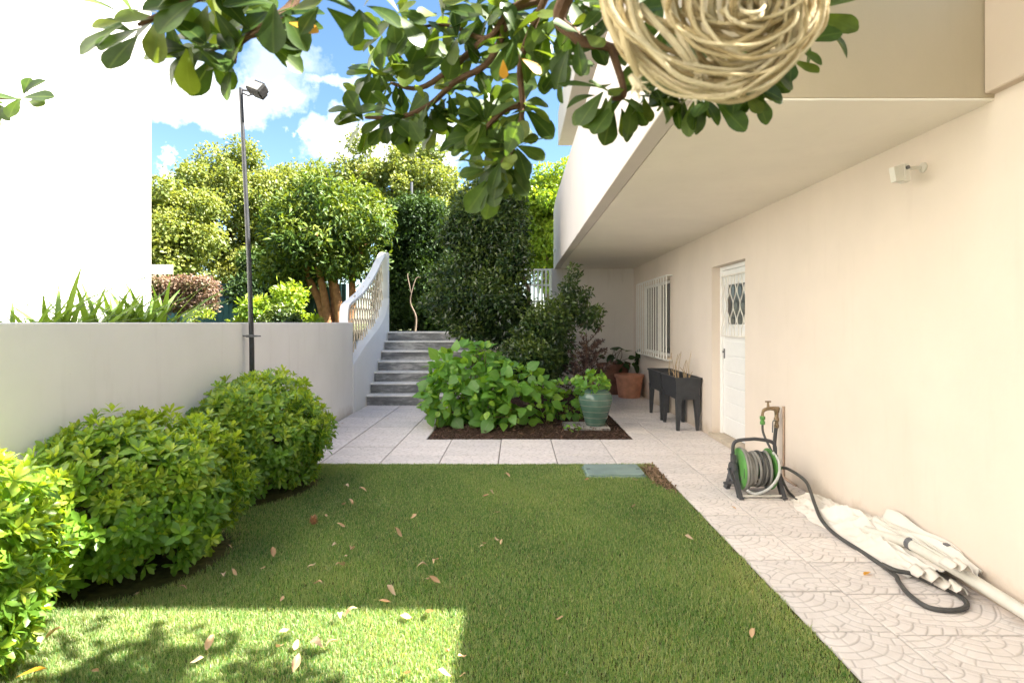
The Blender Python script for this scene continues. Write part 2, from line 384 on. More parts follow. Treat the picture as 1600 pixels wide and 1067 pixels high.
M['pitto'] = leafmat('pittosporum_leaf', [(0.05, 0.135, 0.02), (0.13, 0.26, 0.032), (0.27, 0.39, 0.042), (0.42, 0.48, 0.06)], None, 0.36, 0.40)
M['hydra'] = leafmat('hydrangea_leaf', [(0.07, 0.18, 0.032), (0.15, 0.32, 0.045), (0.30, 0.46, 0.05)], None, 0.42, 0.36, rib=(0.16, 0.27, 0.08))
M['over'] = leafmat('glossy_leaf', [(0.020, 0.048, 0.009), (0.06, 0.108, 0.018), (0.17, 0.21, 0.04)], None, 0.42, 0.40, rib=(0.105, 0.155, 0.035), noise=0.25, spec=.35, under=1.1)
M['overyellow'] = leafmat('yellow_leaf', (0.55, 0.26, 0.02), (0.62, 0.33, 0.03), 0.5, 0.35, tcol=(1.1, 1.0, 0.7))
M['plane'] = leafmat('plane_tree_leaf', [(0.08, 0.12, 0.025), (0.18, 0.235, 0.05), (0.31, 0.325, 0.085)], None, 0.5, 0.35, tcol=(1.3, 1.25, 0.5))
M['privet'] = leafmat('privet_leaf', [(0.028, 0.06, 0.014), (0.07, 0.13, 0.02), (0.20, 0.24, 0.03)], None, 0.5, 0.25, spec=.3)
M['ivy'] = leafmat('ivy_leaf', [(0.016, 0.036, 0.012), (0.035, 0.07, 0.02), (0.07, 0.12, 0.025)], None, 0.55, 0.2, spec=.25)
M['camellia'] = leafmat('camellia_leaf', [(0.016, 0.034, 0.013), (0.035, 0.07, 0.02), (0.12, 0.165, 0.032)], None, 0.28, 0.2)
M['redleaf'] = leafmat('dark_purple_leaf', [(0.03, 0.018, 0.018), (0.06, 0.034, 0.03), (0.09, 0.05, 0.035)], None, 0.55, 0.1, tcol=(1.2, 0.8, 0.8))
M['pinkhedge'] = leafmat('hedge_pink_leaf', [(0.10, 0.12, 0.035), (0.22, 0.14, 0.10), (0.36, 0.24, 0.17)], None, 0.5, 0.25, tcol=(1.2, 1.0, 0.7))
M['lime'] = leafmat('lime_leaf', [(0.11, 0.20, 0.02), (0.22, 0.32, 0.03), (0.34, 0.40, 0.05)], None, 0.45, 0.35)
M['strap'] = leafmat('strap_leaf', [(0.05, 0.11, 0.025), (0.09, 0.17, 0.03), (0.16, 0.23, 0.05)], None, 0.4, 0.3)
M['grass'] = leafmat('grass_blade', [(0.06, 0.17, 0.045), (0.12, 0.26, 0.068), (0.27, 0.37, 0.13), (0.54, 0.49, 0.30)], None, 0.5, 0.45)
M['fallen'] = leafmat('fallen_leaf_tan', [(0.36, 0.19, 0.085), (0.52, 0.33, 0.18), (0.64, 0.49, 0.34)], None, 0.6, 0.2, tcol=(1.1, 0.9, 0.6), rib=(0.5, 0.38, 0.22), under=1.2)
M['chips'] = leafmat('bark_chips', [(0.05, 0.028, 0.018), (0.11, 0.06, 0.04), (0.20, 0.12, 0.08)], None, 0.9, 0.02, tcol=(1, 1, 1), under=1.0)

# ---------------------------------------------------------------- foliage helpers
def leaf(Ln, Wd, shape='obovate', n=4, fold=0.25, curl=0.18, rnd=0.5, notch=False):
    V, T, ribs = [], [], []
    for i in range(n + 1):
        t_ = (i / n) ** 0.8
        if shape == 'obovate': wv_ = (t_ / .68) ** .85 if t_ < .68 else max(.0, 1 - ((t_ - .68) / .33) ** 2) ** .5
        elif shape == 'ovate': wv_ = math.sin(math.pi * min(1, t_ ** 0.72 * 0.98 + 0.01)) ** 0.9
        elif shape == 'strap': wv_ = (1 - t_ ** 3) * (0.55 + 0.45 * min(1, t_ * 4))
        else: wv_ = math.sin(math.pi * (0.02 + 0.96 * t_))
        if i == 0: wv_ = 0.06
        if i == n and shape != 'strap': wv_ = 0.10 if shape != 'obovate' else 0.26
        z = -curl * Ln * t_ * t_; x = wv_ * Wd / 2
        V += [(-x, t_ * Ln, z + fold * x), (0, t_ * Ln * (1.0 if i < n else 1.02), z), (x, t_ * Ln, z + fold * x)]
        ribs += [0, 1, 0]
    for i in range(n):
        a = 3 * i
        for k in (0, 1):
            T += [(a + k, a + k + 1, a + k + 4), (a + k, a + k + 4, a + k + 3)]
    V = np.array(V, float); return [V, np.array(T), np.full(len(V), rnd), np.array(ribs, float)]
def tmerge(parts):
    V, T, A, B, o = [], [], [], [], 0
    for (v, t_, a, b_) in parts:
        V.append(v); T.append(t_ + o); A.append(a); B.append(b_); o += len(v)
    return [np.concatenate(V), np.concatenate(T), np.concatenate(A), np.concatenate(B)]
def txf(tm, M4): 
    v = tm[0] @ M4[:3, :3].T + M4[:3, 3]; return [v, tm[1], tm[2], tm[3]]
def frames(Pn, D, Nn, S):
    """matrices with y axis = D, z axis close to Nn, scale S"""
    D = D / np.linalg.norm(D, axis=1, keepdims=True)
    Z = Nn - (Nn * D).sum(1, keepdims=True) * D
    ln = np.linalg.norm(Z, axis=1, keepdims=True); bad = ln[:, 0] < 1e-4
    Z[bad] = np.cross(D[bad], np.array([0.3, 0.9, 0.2])); ln = np.linalg.norm(Z, axis=1, keepdims=True); Z = Z / ln
    X = np.cross(D, Z); n = len(Pn); A = np.zeros((n, 4, 4)); S = np.broadcast_to(np.asarray(S, float).reshape(-1, 1), (n, 1))
    A[:, :3, 0] = X * S; A[:, :3, 1] = D * S; A[:, :3, 2] = Z * S; A[:, :3, 3] = Pn; A[:, 3, 3] = 1
    return A
def join(tms, idx, mats, rnd=None):
    V, T, A, B, o = [], [], [], [], 0
    for k, tm in enumerate(tms):
        s = np.where(idx == k)[0]
        if not len(s): continue
        nv = len(tm[0]); m = mats[s]
        v = np.einsum('nij,vj->nvi', m[:, :3, :3], tm[0]) + m[:, None, :3, 3]
        V.append(v.reshape(-1, 3)); T.append((tm[1][None] + (np.arange(len(s)) * nv)[:, None, None]).reshape(-1, 3) + o)
        a = np.broadcast_to(tm[2], (len(s), nv)) if rnd is None else tm[2][None] + rnd[s][:, None]
        A.append(np.clip(a, 0, 1).ravel()); B.append(np.broadcast_to(tm[3], (len(s), nv)).ravel()); o += nv * len(s)
    return [np.concatenate(V), np.concatenate(T), np.concatenate(A), np.concatenate(B)]
def foliage(name, tms, idx, mats, mat, parent, rnd=None, stuff=False, smooth=False):
    tm = join(tms, idx, mats, rnd); off = np.array(woff(parent)) if parent is not None else np.zeros(3)
    o = link(name, np_mesh(name, tm[0] - off, tm[1], mat, {'rnd': tm[2], 'rib': tm[3]}, smooth), parent)
    if stuff: o['kind'] = 'stuff'
    return o
def pieces(name, tms, idx, mats, mat, parent, first=300, rest_name='foliage', rnd=None, smooth=True, key=None):
    """the ones that show largest as single parts, the rest joined"""
    pos = mats[:, :3, 3]
    if key is None:
        dist = np.linalg.norm(pos - np.array([0, 0, EYE]), axis=1); key = dist
    order = np.argsort(key); off = np.array(woff(parent))
    mes = [np_mesh(name, tm[0], tm[1], mat, {'rnd': np.clip(tm[2], 0, 1), 'rib': tm[3]}, smooth) for tm in tms]
    for i in order[:first]:
        o = link(name, mes[idx[i]], parent); A = mats[i].copy(); A[:3, 3] -= off
        o.matrix_basis = Matrix(A.tolist())
    r = order[first:]
    if len(r): foliage(rest_name, tms, idx[r], mats[r], mat, parent, None if rnd is None else rnd[r], True, smooth)
def unit(v): return v / np.linalg.norm(v, axis=-1, keepdims=True)
def sphere_dirs(n): return unit(rng.normal(size=(n, 3)))
def crown_pts(clumps, n, fill=0.45):
    """points and outward normals spread through a set of (cx,cy,cz,r) clumps"""
    c = np.array(clumps); wgt = c[:, 3] ** 2; k = rng.choice(len(c), n, p=wgt / wgt.sum())
    d = sphere_dirs(n); rr = c[k, 3] * (fill + (1 - fill) * rng.random(n) ** 0.5) * (0.9 + 0.2 * rng.random(n))
    rr = rr * (1 + .5 * (rng.random(n) < .16) * rng.random(n)); jit = rng.normal(size=(n, 3)) * c[k, 3][:, None] * .12
    return c[k, :3] + d * rr[:, None] * np.array([1, 1, 0.85]) + jit, d, k
def envelope(center, radii, n, rc, shell=0.55, zmin=None):
    o = []
    while len(o) < n:
        d = sphere_dirs(1)[0]; r = (shell + (1 - shell) * random.random()) * (0.85 + 0.3 * random.random())
        p = np.array(center) + d * np.array(radii) * r
        if zmin is not None and p[2] < zmin: continue
        o.append((*p, rc * (0.6 + 0.8 * random.random())))
    return o
def crown(name, parent, clumps, n, tms, size, mat, up=0.5, stuff=False, fill=0.4, tip=0.25, zlo=None, zhi=None):
    Pn, d, k = crown_pts(clumps, n, fill)
    nrm = unit(d + np.array([0, 0, up]) + 0.6 * rng.normal(size=(n, 3)))
    dr = unit(d * 0.8 + rng.normal(size=(n, 3)) * 0.8 + np.array([0, 0, -0.15]))
    idx = rng.integers(0, len(tms), n); S = size * (0.7 + 0.6 * rng.random(n))
    cl = rng.normal(size=len(clumps)) * 0.16
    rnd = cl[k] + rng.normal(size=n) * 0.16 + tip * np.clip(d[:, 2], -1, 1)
    return foliage(name, tms, idx, frames(Pn, dr, nrm, S), mat, parent, rnd, stuff)
DIA = [leaf(1, 0.5, 'lance', 2, 0.3, 0.15, 0.45), leaf(1, 0.62, 'ovate', 2, 0.2, 0.25, 0.5), leaf(1, 0.42, 'lance', 2, 0.4, 0.05, 0.5)]
def quad(wd_, f_, c_, r_):
    return [np.array([(0, 0, 0), (-wd_ / 2, .48, f_), (0, 1, -c_), (wd_ / 2, .48, f_)], float), np.array([(0, 3, 2), (0, 2, 1)]), np.full(4, r_), np.zeros(4)]
FAR = [quad(.75, .14, .1, .45), quad(.9, .10, .2, .5), quad(.6, .2, .05, .5)]
NARROW = [quad(.5, .12, .15, .45), quad(.58, .1, .25, .5), quad(.45, .16, .05, .5)]
BROAD = [leaf(1, 0.85, 'ovate', 2, 0.2, 0.15, 0.45), leaf(1, 0.75, 'obovate', 2, 0.3, 0.1, 0.5)]

def branchy(mb, base, tips, r0, r1=0.012, sag=0.1, n=6):
    base = Vector(base)
    for tp in tips:
        tp = Vector(tp); mid = base.lerp(tp, 0.5) + Vector((random.uniform(-.1, .1), random.uniform(-.1, .1), sag))
        pts = catmull([base, mid, tp], 5); k = len(pts)
        mb.tube(pts, [r0 + (r1 - r0) * i / (k - 1) for i in range(k)], n)

# ---------------------------------------------------------------- ground, terrace
mb = MB()
mb.add([(-600, -600, -0.12), (600, -600, -0.12), (600, 600, -0.12), (-600, 600, -0.12)], [(0, 1, 2, 3)])
tag(mb.build('ground', M['ground']), 'wide ground around the house and garden', kind='structure')
mb = MB(); mb.box((-60, -40, -0.1), (-2.81, 90, 1.22)); mb.box((-2.81, 11.80, -0.1), (0.715, 12.25, 1.22)); mb.box((-2.81, 12.25, -0.1), (60, 90, 1.22))
tag(mb.build('terrace', M['ground']), 'raised planted terrace behind the low wall', kind='structure')
mb = MB(); mb.box((-2.6, -4.0, -0.1), (1.365, 5.79, -0.004))
lawn = tag(mb.build('lawn', M['thatch']), 'soil under the mown lawn', kind='structure')
mb = MB(); mb.box((-2.6, 5.79, -0.1), (2.43, 12.0, -0.016)); mb.box((1.365, -4.0, -0.1), (2.43, 5.79, -0.016))
paving = mb.build('paving', M['soil']); tag(paving, 'pale patterned tile paths around the lawn', kind='structure')

# tiles: pressed fan pattern with real grooves
def tile_mesh(w_, d_, res, flip, seed):
    rr = random.Random(seed); g = 0.0035
    nx, ny = max(4, int((w_ - 2 * g) / res)), max(4, int((d_ - 2 * g) / res))
    xs = np.linspace(-w_ / 2 + g, w_ / 2 - g, nx + 1); ys = np.linspace(-d_ / 2 + g, d_ / 2 - g, ny + 1)
    X, Y = np.meshgrid(xs, ys); U, Vv = X + w_ / 2, Y + d_ / 2
    if flip: U, Vv = w_ - U, d_ - Vv
    D = max(w_, 0.56); Rr = D / 2; Hh = np.zeros_like(U); done = np.zeros(U.shape, bool); Gv = np.zeros_like(U)
    wob = 0.006 * np.sin(U * 23 + seed) + 0.006 * np.cos(Vv * 27 + seed * 2)
    for j in range(-2, 5):
        for i in range(-1, 3):
            cx = i * D + (D / 2 if j % 2 == 0 else 0); cy_ = j * Rr * 0.62
            dx, dy = U - cx + wob, Vv - cy_ + wob; r = np.hypot(dx, dy)
            sel = (~done) & (r <= Rr) & (dy >= -0.02)
            if not sel.any(): continue
            k = np.floor(r / 0.056); fr = r / 0.056 - k
            d1 = np.minimum(fr, 1 - fr) * 0.056
            rm = (k + 0.5) * 0.056; nseg = np.maximum(2, np.round(math.pi * rm / 0.085))
            ang = np.arctan2(dy, dx) / math.pi * nseg + 0.5 * (k % 2) + 0.31 * np.sin(k * 2.3 + seed)
            fa = ang - np.floor(ang); d2 = np.minimum(fa, 1 - fa) * math.pi * rm / nseg
            cell = np.sin(k * 12.9 + np.floor(ang) * 78.2 + seed) * 43758.5; cell = cell - np.floor(cell)
            gr = np.maximum(np.exp(-(d1 / 0.0042) ** 2) * (0.55 + 0.6 * cell), np.exp(-(d2 / 0.004) ** 2) * (0.25 + 0.75 * (1 - cell)))
            edge = np.exp(-((Rr - r) / 0.004) ** 2)
            gr = np.maximum(gr, edge * 0.7)
            Hh[sel] = (0.0016 * cell - 0.0042 * gr)[sel]; Gv[sel] = gr[sel]; done |= sel
    bd = np.minimum(np.minimum(X - xs[0], xs[-1] - X), np.minimum(Y - ys[0], ys[-1] - Y))
    eg = np.exp(-(bd / 0.004) ** 2); Hh -= 0.003 * eg; Gv = np.maximum(Gv, eg * 0.7)
    V = np.stack([X.ravel(), Y.ravel(), Hh.ravel()], 1); W = nx + 1
    I = (np.arange(ny)[:, None] * W + np.arange(nx)[None]).ravel()
    Q = np.stack([I, I + 1, I + W + 1, I + W], 1)
    ring = np.concatenate([np.arange(nx + 1), np.arange(1, ny + 1) * W + nx, ny * W + np.arange(nx - 1, -1, -1), np.arange(ny - 1, 0, -1) * W])
    lo = V[ring].copy(); lo[:, 2] = -0.03; b0 = len(V); m_ = len(ring); nx_ = (np.arange(m_) + 1) % m_
    Q2 = np.stack([ring, b0 + np.arange(m_), b0 + nx_, ring[nx_]], 1)
    return np_mesh('tile', np.concatenate([V, lo]), np.concatenate([Q, Q2]), M['tile'], {'rnd': np.concatenate([np.clip(Gv.ravel(), 0, 1), np.full(m_, .8)])}, True)
tcache = {}
def put_tile(x0, x1, y0, y1, near):
    w_, d_ = round(x1 - x0, 2), round(y1 - y0, 2)
    if w_ < 0.06 or d_ < 0.06: return
    v = random.randrange(2); key = (w_, d_, near, v)
    if key not in tcache: tcache[key] = tile_mesh(w_, d_, 0.0042 if near else 0.008, v == 1, len(tcache) * 1.7 + 1)
    o = link('tile', tcache[key], paving); o.location = ((x0 + x1) / 2, (y0 + y1) / 2, random.uniform(-0.0015, 0.0015))
    o.rotation_euler = (random.gauss(0, .0012), random.gauss(0, .0012), random.gauss(0, .0015))
# right path, two columns, rows 0.4
ROW = [7.02 - 0.4 * k for k in range(22)]
for k in range(len(ROW) - 1):
    y1, y0 = ROW[k], ROW[k + 1]
    put_tile(1.725, 2.43, y0, y1, y0 < 5.2)
    if y1 <= 5.9: put_tile(1.365, 1.725, y0 + 0.03, y1 + 0.03, y0 < 5.2)
# front path between the lawn and the bed
colx = [-2.585, -1.99, -1.39, -0.79, -0.19, 0.41, 1.01, 1.725]
for y0, y1 in ((5.79, 6.17), (6.17, 6.6), (6.6, 7.02)):
    for i in range(len(colx) - 1): put_tile(colx[i], colx[i + 1], y0, y1, False)
# left path up to the stairs and back path beside the bed
for y in np.arange(7.02, 9.9, 0.42):
    for x0, x1 in ((-2.585, -1.99), (-1.99, -1.39), (-1.39, -1.1)):
        sh = 0.12 if x0 > -1.5 else 0
        put_tile(x0, x1, y, min(y + 0.42, 9.9), False)
for y in np.arange(7.02, 12.0, 0.4):
    y1 = min(y + 0.4, 12.0)
    put_tile(1.42, 1.725, y, y1, False); put_tile(1.725, 2.43, y, y1, False)

# planting bed with bark mulch
mb = MB()
nx, ny = 40, 50; vs = []
for j in range(ny + 1):
    for i in range(nx + 1):
        x = -1.1 + 2.52 * i / nx; y = 7.02 + 5.0 * j / ny
        e = min(i, nx - i, j, ny - j) / 6.0
        vs.append((x, y, -0.014 + 0.05 * min(1, e) * (0.6 + 0.4 * math.sin(x * 5) * math.cos(y * 4)) + random.uniform(0, .008)))
mb.add(vs, [(j * (nx + 1) + i, j * (nx + 1) + i + 1, (j + 1) * (nx + 1) + i + 1, (j + 1) * (nx + 1) + i) for j in range(ny) for i in range(nx)])
tag(mb.build('planting_bed', M['soil'], smooth=True), 'dark soil of the planting bed', kind='structure')
n = 9000
px_ = rng.uniform(-1.08, 1.40, n); py_ = 7.03 + 3.4 * rng.random(n) ** 1.6
ed = np.minimum(np.minimum(px_ + 1.1, 1.42 - px_), py_ - 7.02)
pz_ = -0.004 + 0.05 * np.clip(ed / 0.4, 0, 1) + rng.random(n) * 0.012
chip = [leaf(1, 0.35, 'strap', 2, 0.1, 0.05, 0.4), leaf(1, 0.55, 'strap', 1, 0.2, 0, 0.5)]
A = frames(np.stack([px_, py_, pz_], 1), unit(rng.normal(size=(n, 3)) * [1, 1, .3]), unit(rng.normal(size=(n, 3)) * .4 + [0, 0, 1]), 0.02 + 0.04 * rng.random(n))
o = foliage('bark_mulch', chip, rng.integers(0, 2, n), A, M['chips'], None, rng.normal(size=n) * 0.25, True)
o['label'] = 'reddish bark mulch over the planting bed'

# ---------------------------------------------------------------- house on the right
house = thing('house', 'cream rendered two storey house with long overhanging balcony along the path', 'house', (2.43, 6.0, 0), kind='thing')
def wall_holes(mb, x, xb, ys, zs, holes):
    """wall facing -x at plane x, back at xb, with rectangular holes (y0,y1,z0,z1)"""
    def inh(a, b_): return any(h[0] <= a <= h[1] and h[2] <= b_ <= h[3] for h in holes)
    Y = sorted(set(ys + [q for h in holes for q in h[:2]])); Z = sorted(set(zs + [q for h in holes for q in h[2:]]))
    for i in range(len(Y) - 1):
        for j in range(len(Z) - 1):
            if inh((Y[i] + Y[i + 1]) / 2, (Z[j] + Z[j + 1]) / 2): continue
            mb.add([(x, Y[i], Z[j]), (x, Y[i + 1], Z[j]), (x, Y[i + 1], Z[j + 1]), (x, Y[i], Z[j + 1])], [(0, 3, 2, 1)])
            mb.add([(xb, Y[i], Z[j]), (xb, Y[i + 1], Z[j]), (xb, Y[i + 1], Z[j + 1]), (xb, Y[i], Z[j + 1])], [(0, 1, 2, 3)])
    for (a, b_, c, d) in holes:
        mb.add([(x, a, c), (x, a, d), (xb, a, d), (xb, a, c)], [(0, 1, 2, 3)]); mb.add([(x, b_, c), (x, b_, d), (xb, b_, d), (xb, b_, c)], [(3, 2, 1, 0)])
        mb.add([(x, a, d), (x, b_, d), (xb, b_, d), (xb, a, d)], [(0, 1, 2, 3)]); mb.add([(x, a, c), (x, b_, c), (xb, b_, c), (xb, a, c)], [(3, 2, 1, 0)])
DY0, DY1, DZ = 6.14, 7.19, 2.105
WY0, WY1, WZ0, WZ1 = 9.15, 11.25, 0.86, 2.12
mb = MB(); wall_holes(mb, 2.43, 2.73, [-4.0, 12.0], [-0.1, 2.58], [(DY0, DY1, -0.1, DZ), (WY0, WY1, WZ0, WZ1)])
mb.build('wall', M['cream'], house)
mb = MB(); mb.box((0.72, 12.0, -0.1), (2.60, 12.22, 2.547)); mb.build('end_wall', M['greywall'], house)
mb = MB(); mb.box((0.892, 2.934, 2.55), (2.70, 12.6, 2.562)); mb.build('soffit', M['soffit'], house)
mb = MB(); mb.box((0.77, 2.93, 2.548), (0.89, 11.3, 3.9), 0.006)
mb.add([(0.77, 11.3, 2.548), (0.80, 12.65, 2.548), (0.92, 12.65, 2.548), (0.89, 11.3, 2.548), (0.77, 11.3, 3.9), (0.80, 12.65, 3.9), (0.92, 12.65, 3.9), (0.89, 11.3, 3.9)],
       [(0, 3, 2, 1), (4, 5, 6, 7), (0, 1, 5, 4), (2, 3, 7, 6), (1, 2, 6, 5)])
mb.build('balcony_parapet', M['pale'], house)
mb = MB(); mb.box((0.892, 2.931, 2.563), (2.70, 3.048, 3.9), 0.002); mb.build('balcony_end_wall', M['endcream_shade'], house)
mb = MB(); mb.box((2.373, -4.0, 2.58), (2.72, 2.928, 3.17), 0.006); mb.build('upper_wall', M['uppercream_shade'], house)
mb = MB(); mb.box((2.72, -4.0, 0.0), (8.0, 2.93, 3.165)); mb.box((2.735, 3.05, 0.0), (8.0, 12.2, 2.5)); mb.box((2.703, 2.94, 2.73), (8.0, 12.2, 5.09))
mb.build('back_rooms', M['cream'], house)
mb = MB(); mb.box((0.853, 2.80, 5.1), (8.2, 12.0, 5.8), 0.01); mb.build('roof', M['pale'], house)
mb = MB(); mb.box((1.4, 2.80, 5.803), (8.0, 7.4, 6.94)); mb.box((1.4, 7.402, 5.803), (8.0, 11.8, 7.75)); mb.build('added_shadow_attic', M['cream'], house)  # unseen attic storey, added so the house shadow covers the garden wall
mb = MB(); mb.box((0.745, 11.72, 2.86), (0.775, 11.86, 2.93), 0.006); mb.build('wall_lamp', M['whitepaint'], house)
mb = MB(); mb.box((2.40, DY0 - 0.03, -0.05), (2.70, DY1 + 0.05, 0.052), 0.006); mb.build('threshold', M['threshold'], house)
# door
mb = MB(); mb.box((2.555, DY0 + 0.05, 0.06), (2.60, DY1 - 0.06, DZ - 0.05), 0.004)
door = mb.build('door', M['doorpaint'], house)
mb = MB()
mb.box((2.53, DY0 + 0.002, 0.053), (2.62, DY0 + 0.048, DZ - 0.002), 0.003); mb.box((2.53, DY1 - 0.058, 0.053), (2.62, DY1 - 0.002, DZ - 0.002), 0.003)
mb.box((2.53, DY0 + 0.05, DZ - 0.048), (2.62, DY1 - 0.06, DZ - 0.002), 0.003); mb.build('frame', M['doorpaint'], door)
for k in range(6):
    z0 = 0.10 + k * 0.185; mb = MB(); mb.box((2.546, DY0 + 0.16, z0), (2.556, DY1 - 0.16, z0 + 0.172), 0.004); mb.build('panel', M['doorpaint'], door)
mb = MB(); mb.box((2.551, DY0 + 0.18, 1.40), (2.5545, DY1 - 0.22, 1.87)); mb.build('pane', M['glass'], door)
mb = MB(); mb.box((2.545, DY1 - 0.115, 0.98), (2.556, DY1 - 0.085, 1.10), 0.003); mb.tube([(2.55, DY1 - .1, 1.06), (2.53, DY1 - .1, 1.06)], 0.012, 10)
mb.build('handle', M['greymetal'], door)
gy0, gy1, gz0, gz1 = DY0 + 0.10, DY1 - 0.10, 1.26, 1.98
for zz in (gz0, gz1):
    mb = MB(); mb.box((2.512, gy0, zz - .008), (2.528, gy1, zz + .008)); mb.build('grille_rail', M['grille'], door)
nb = 8
for k in range(nb + 1):
    yc = gy0 + (gy1 - gy0) * k / nb; amp = (gy1 - gy0) / nb * 0.46
    pts = []
    for i in range(31):
        q = i / 30; z = gz0 + (gz1 - gz0) * q
        s_ = math.sin(math.pi * max(0, min(1, (q - 0.14) / 0.72)) * 3.0) if 0.14 < q < 0.86 else 0
        pts.append((2.520 + (0.004 if k % 2 else -0.004), min(gy1, max(gy0, yc + amp * s_ * (1 if k % 2 else -1))), z))
    mb = MB(); mb.tube(pts, 0.0065, 6); mb.build('grille_bar', M['grille'], door)
# window with its projecting grille
mb = MB(); fr_ = 0.05
for a, b_, c, d in ((WY0, WY1, WZ0, WZ0 + fr_), (WY0, WY1, WZ1 - fr_, WZ1), (WY0, WY0 + fr_, WZ0 + fr_, WZ1 - fr_), (WY1 - fr_, WY1, WZ0 + fr_, WZ1 - fr_), ((WY0 + WY1) / 2 - .04, (WY0 + WY1) / 2 + .04, WZ0 + fr_, WZ1 - fr_)):
    mb.box((2.50, a + .002, c + .002), (2.56, b_ - .002, d - .002), 0.004)
win = mb.build('window', M['whitepaint'], house)
for a, b_ in ((WY0 + fr_, (WY0 + WY1) / 2 - .04), ((WY0 + WY1) / 2 + .04, WY1 - fr_)):
    mb = MB(); mb.box((2.525, a, WZ0 + fr_), (2.532, b_, WZ1 - fr_)); mb.build('pane', M['glass'], win)
mb = MB(); mb.box((2.39, WY0 - .03, WZ0 - .04), (2.56, WY1 + .03, WZ0 - .001), 0.005); mb.build('sill', M['threshold'], win)
ga, gb, gc, gd, gx = 9.0, 11.2, 0.83, 2.16, 2.33
for k in range(14):
    y = ga + (gb - ga) * k / 13; mb = MB(); mb.box((gx - .009, y - .009, gc), (gx + .009, y + .009, gd), 0.002); mb.build('grille_bar', M['whitepaint'], win)
for zz in (gc, gd):
    mb = MB(); mb.box((gx + .010, ga, zz - .012), (gx + .022, gb, zz + .012))
    for y in (ga + .01, gb - .01): mb.box((gx + .0225, y - .01, zz - .01), (2.44, y + .01, zz + .01))
    mb.build('grille_rail', M['whitepaint'], win)

# retaining wall behind the bed and the pale lattice on it
rw = thing('retaining_wall', 'low cream retaining wall behind the dark shrubs at the back of the bed', 'wall', (0, 11.9, 0), kind='thing')
mb = MB(); mb.box((-0.9, 11.62, -0.1), (0.715, 11.78, 1.3), 0.005); mb.build('wall', M['cream'], rw)
lf = thing('lattice_fence', 'white slatted lattice fence above the retaining wall beside the house corner', 'fence', (0.3, 12.3, 1.22))
for k in range(12):
    x = -0.25 + 0.085 * k; mb = MB(); mb.box((x, 12.30, 1.22), (x + .035, 12.32, 2.55)); mb.build('slat', M['whitepaint'], lf)
for z in (1.5, 1.85, 2.2, 2.53):
    mb = MB(); mb.box((-0.27, 12.322, z), (0.74, 12.337, z + .04)); mb.build('rail', M['whitepaint'], lf)

# ---------------------------------------------------------------- garden wall, stairs, balustrade
gw = thing('garden_wall', 'low greyish white rendered wall along the left side of the lawn', 'wall', (-2.7, 4, 0), kind='thing')
mb = MB(); mb.box((-2.805, -5.0, -0.1), (-2.6, 9.12, 1.42), 0.006); mb.build('wall', M['garden_wall'], gw)
st = thing('staircase', 'seven grey marble steps climbing to the terrace beside the curved balustrade', 'stairs', (-1.75, 9.9, 0), kind='thing')
for k in range(7):
    y = 9.9 + 0.27 * k; z = 0.177 * k
    mb = MB(); mb.box((-2.582, y, -0.05 if k == 0 else z - 0.02), (-0.85, y + 0.03, z + 0.147)); mb.build('riser', M['marble'], st)
    mb = MB(); mb.box((-2.584 , y - 0.025, z + 0.1475), (-0.83, y + 0.30, z + 0.177), 0.005); mb.build('tread', M['treadstone'], st)
bl = thing('stair_balustrade', 'white curved balustrade filled with stacked clay lattice tiles beside the steps', 'balustrade', (-2.7, 9.2, 0))
plin = [(9.125, .76), (9.5, .90), (9.9, 1.05), (10.3, 1.165), (10.7, 1.29), (11.0, 1.39), (11.25, 1.50), (11.45, 1.65), (11.58, 1.80), (11.66, 1.92)]
rail = [(9.05, 1.42), (9.08, 1.62), (9.18, 1.70), (9.5, 1.79), (9.95, 1.92), (10.3, 2.07), (10.69, 2.25), (11.0, 2.42), (11.2, 2.55), (11.4, 2.66), (11.62, 2.79)]
def interp(tab, y): return float(np.interp(y, [a for a, _ in tab], [b_ for _, b_ in tab]))
mb = MB(); ys = np.linspace(9.125, 11.66, 30); vs = []; fs = []
for y in ys:
    z = interp(plin, y); vs += [(-2.84, y, -0.1), (-2.84, y, z), (-2.60, y, z - .012), (-2.59, y, z - .03), (-2.59, y, -0.1)]
for i in range(len(ys) - 1):
    for k in range(4): fs.append((5 * i + k, 5 * (i + 1) + k, 5 * (i + 1) + k + 1, 5 * i + k + 1))
fs.append((0, 1, 2, 3, 4)); e = 5 * (len(ys) - 1); fs.append((e + 4, e + 3, e + 2, e + 1, e)); mb.add(vs, fs); mb.build('plinth', M['white'], bl, smooth=True)
mb = MB(); vs = []; fs = []
for (y, z) in [(r_.y, r_.z) for r_ in catmull([Vector((0, a, b_)) for a, b_ in rail], 4)]:
    vs.append((y, z))
q = []
for i, (y, z) in enumerate(vs):
    t_ = Vector((vs[min(i + 1, len(vs) - 1)][0] - vs[max(i - 1, 0)][0], vs[min(i + 1, len(vs) - 1)][1] - vs[max(i - 1, 0)][1])).normalized(); nx_, nz_ = -t_.y, t_.x
    q += [(-2.79, y + nx_ * .024, z + nz_ * .024), (-2.655, y + nx_ * .024, z + nz_ * .024), (-2.655, y - nx_ * .024, z - nz_ * .024), (-2.79, y - nx_ * .024, z - nz_ * .024)]
for i in range(len(vs) - 1):
    for k in range(4): fs.append((4 * i + k, 4 * i + (k + 1) % 4, 4 * (i + 1) + (k + 1) % 4, 4 * (i + 1) + k))
fs += [(3, 2, 1, 0), tuple(4 * (len(vs) - 1) + k for k in range(4))]
mb.add(q, fs); mb.build('handrail', M['white'], bl)
mb = MB(); mb.box((-2.80, 11.665, 1.0), (-2.62, 11.80, 2.84), 0.008); mb.build('post', M['white'], bl)
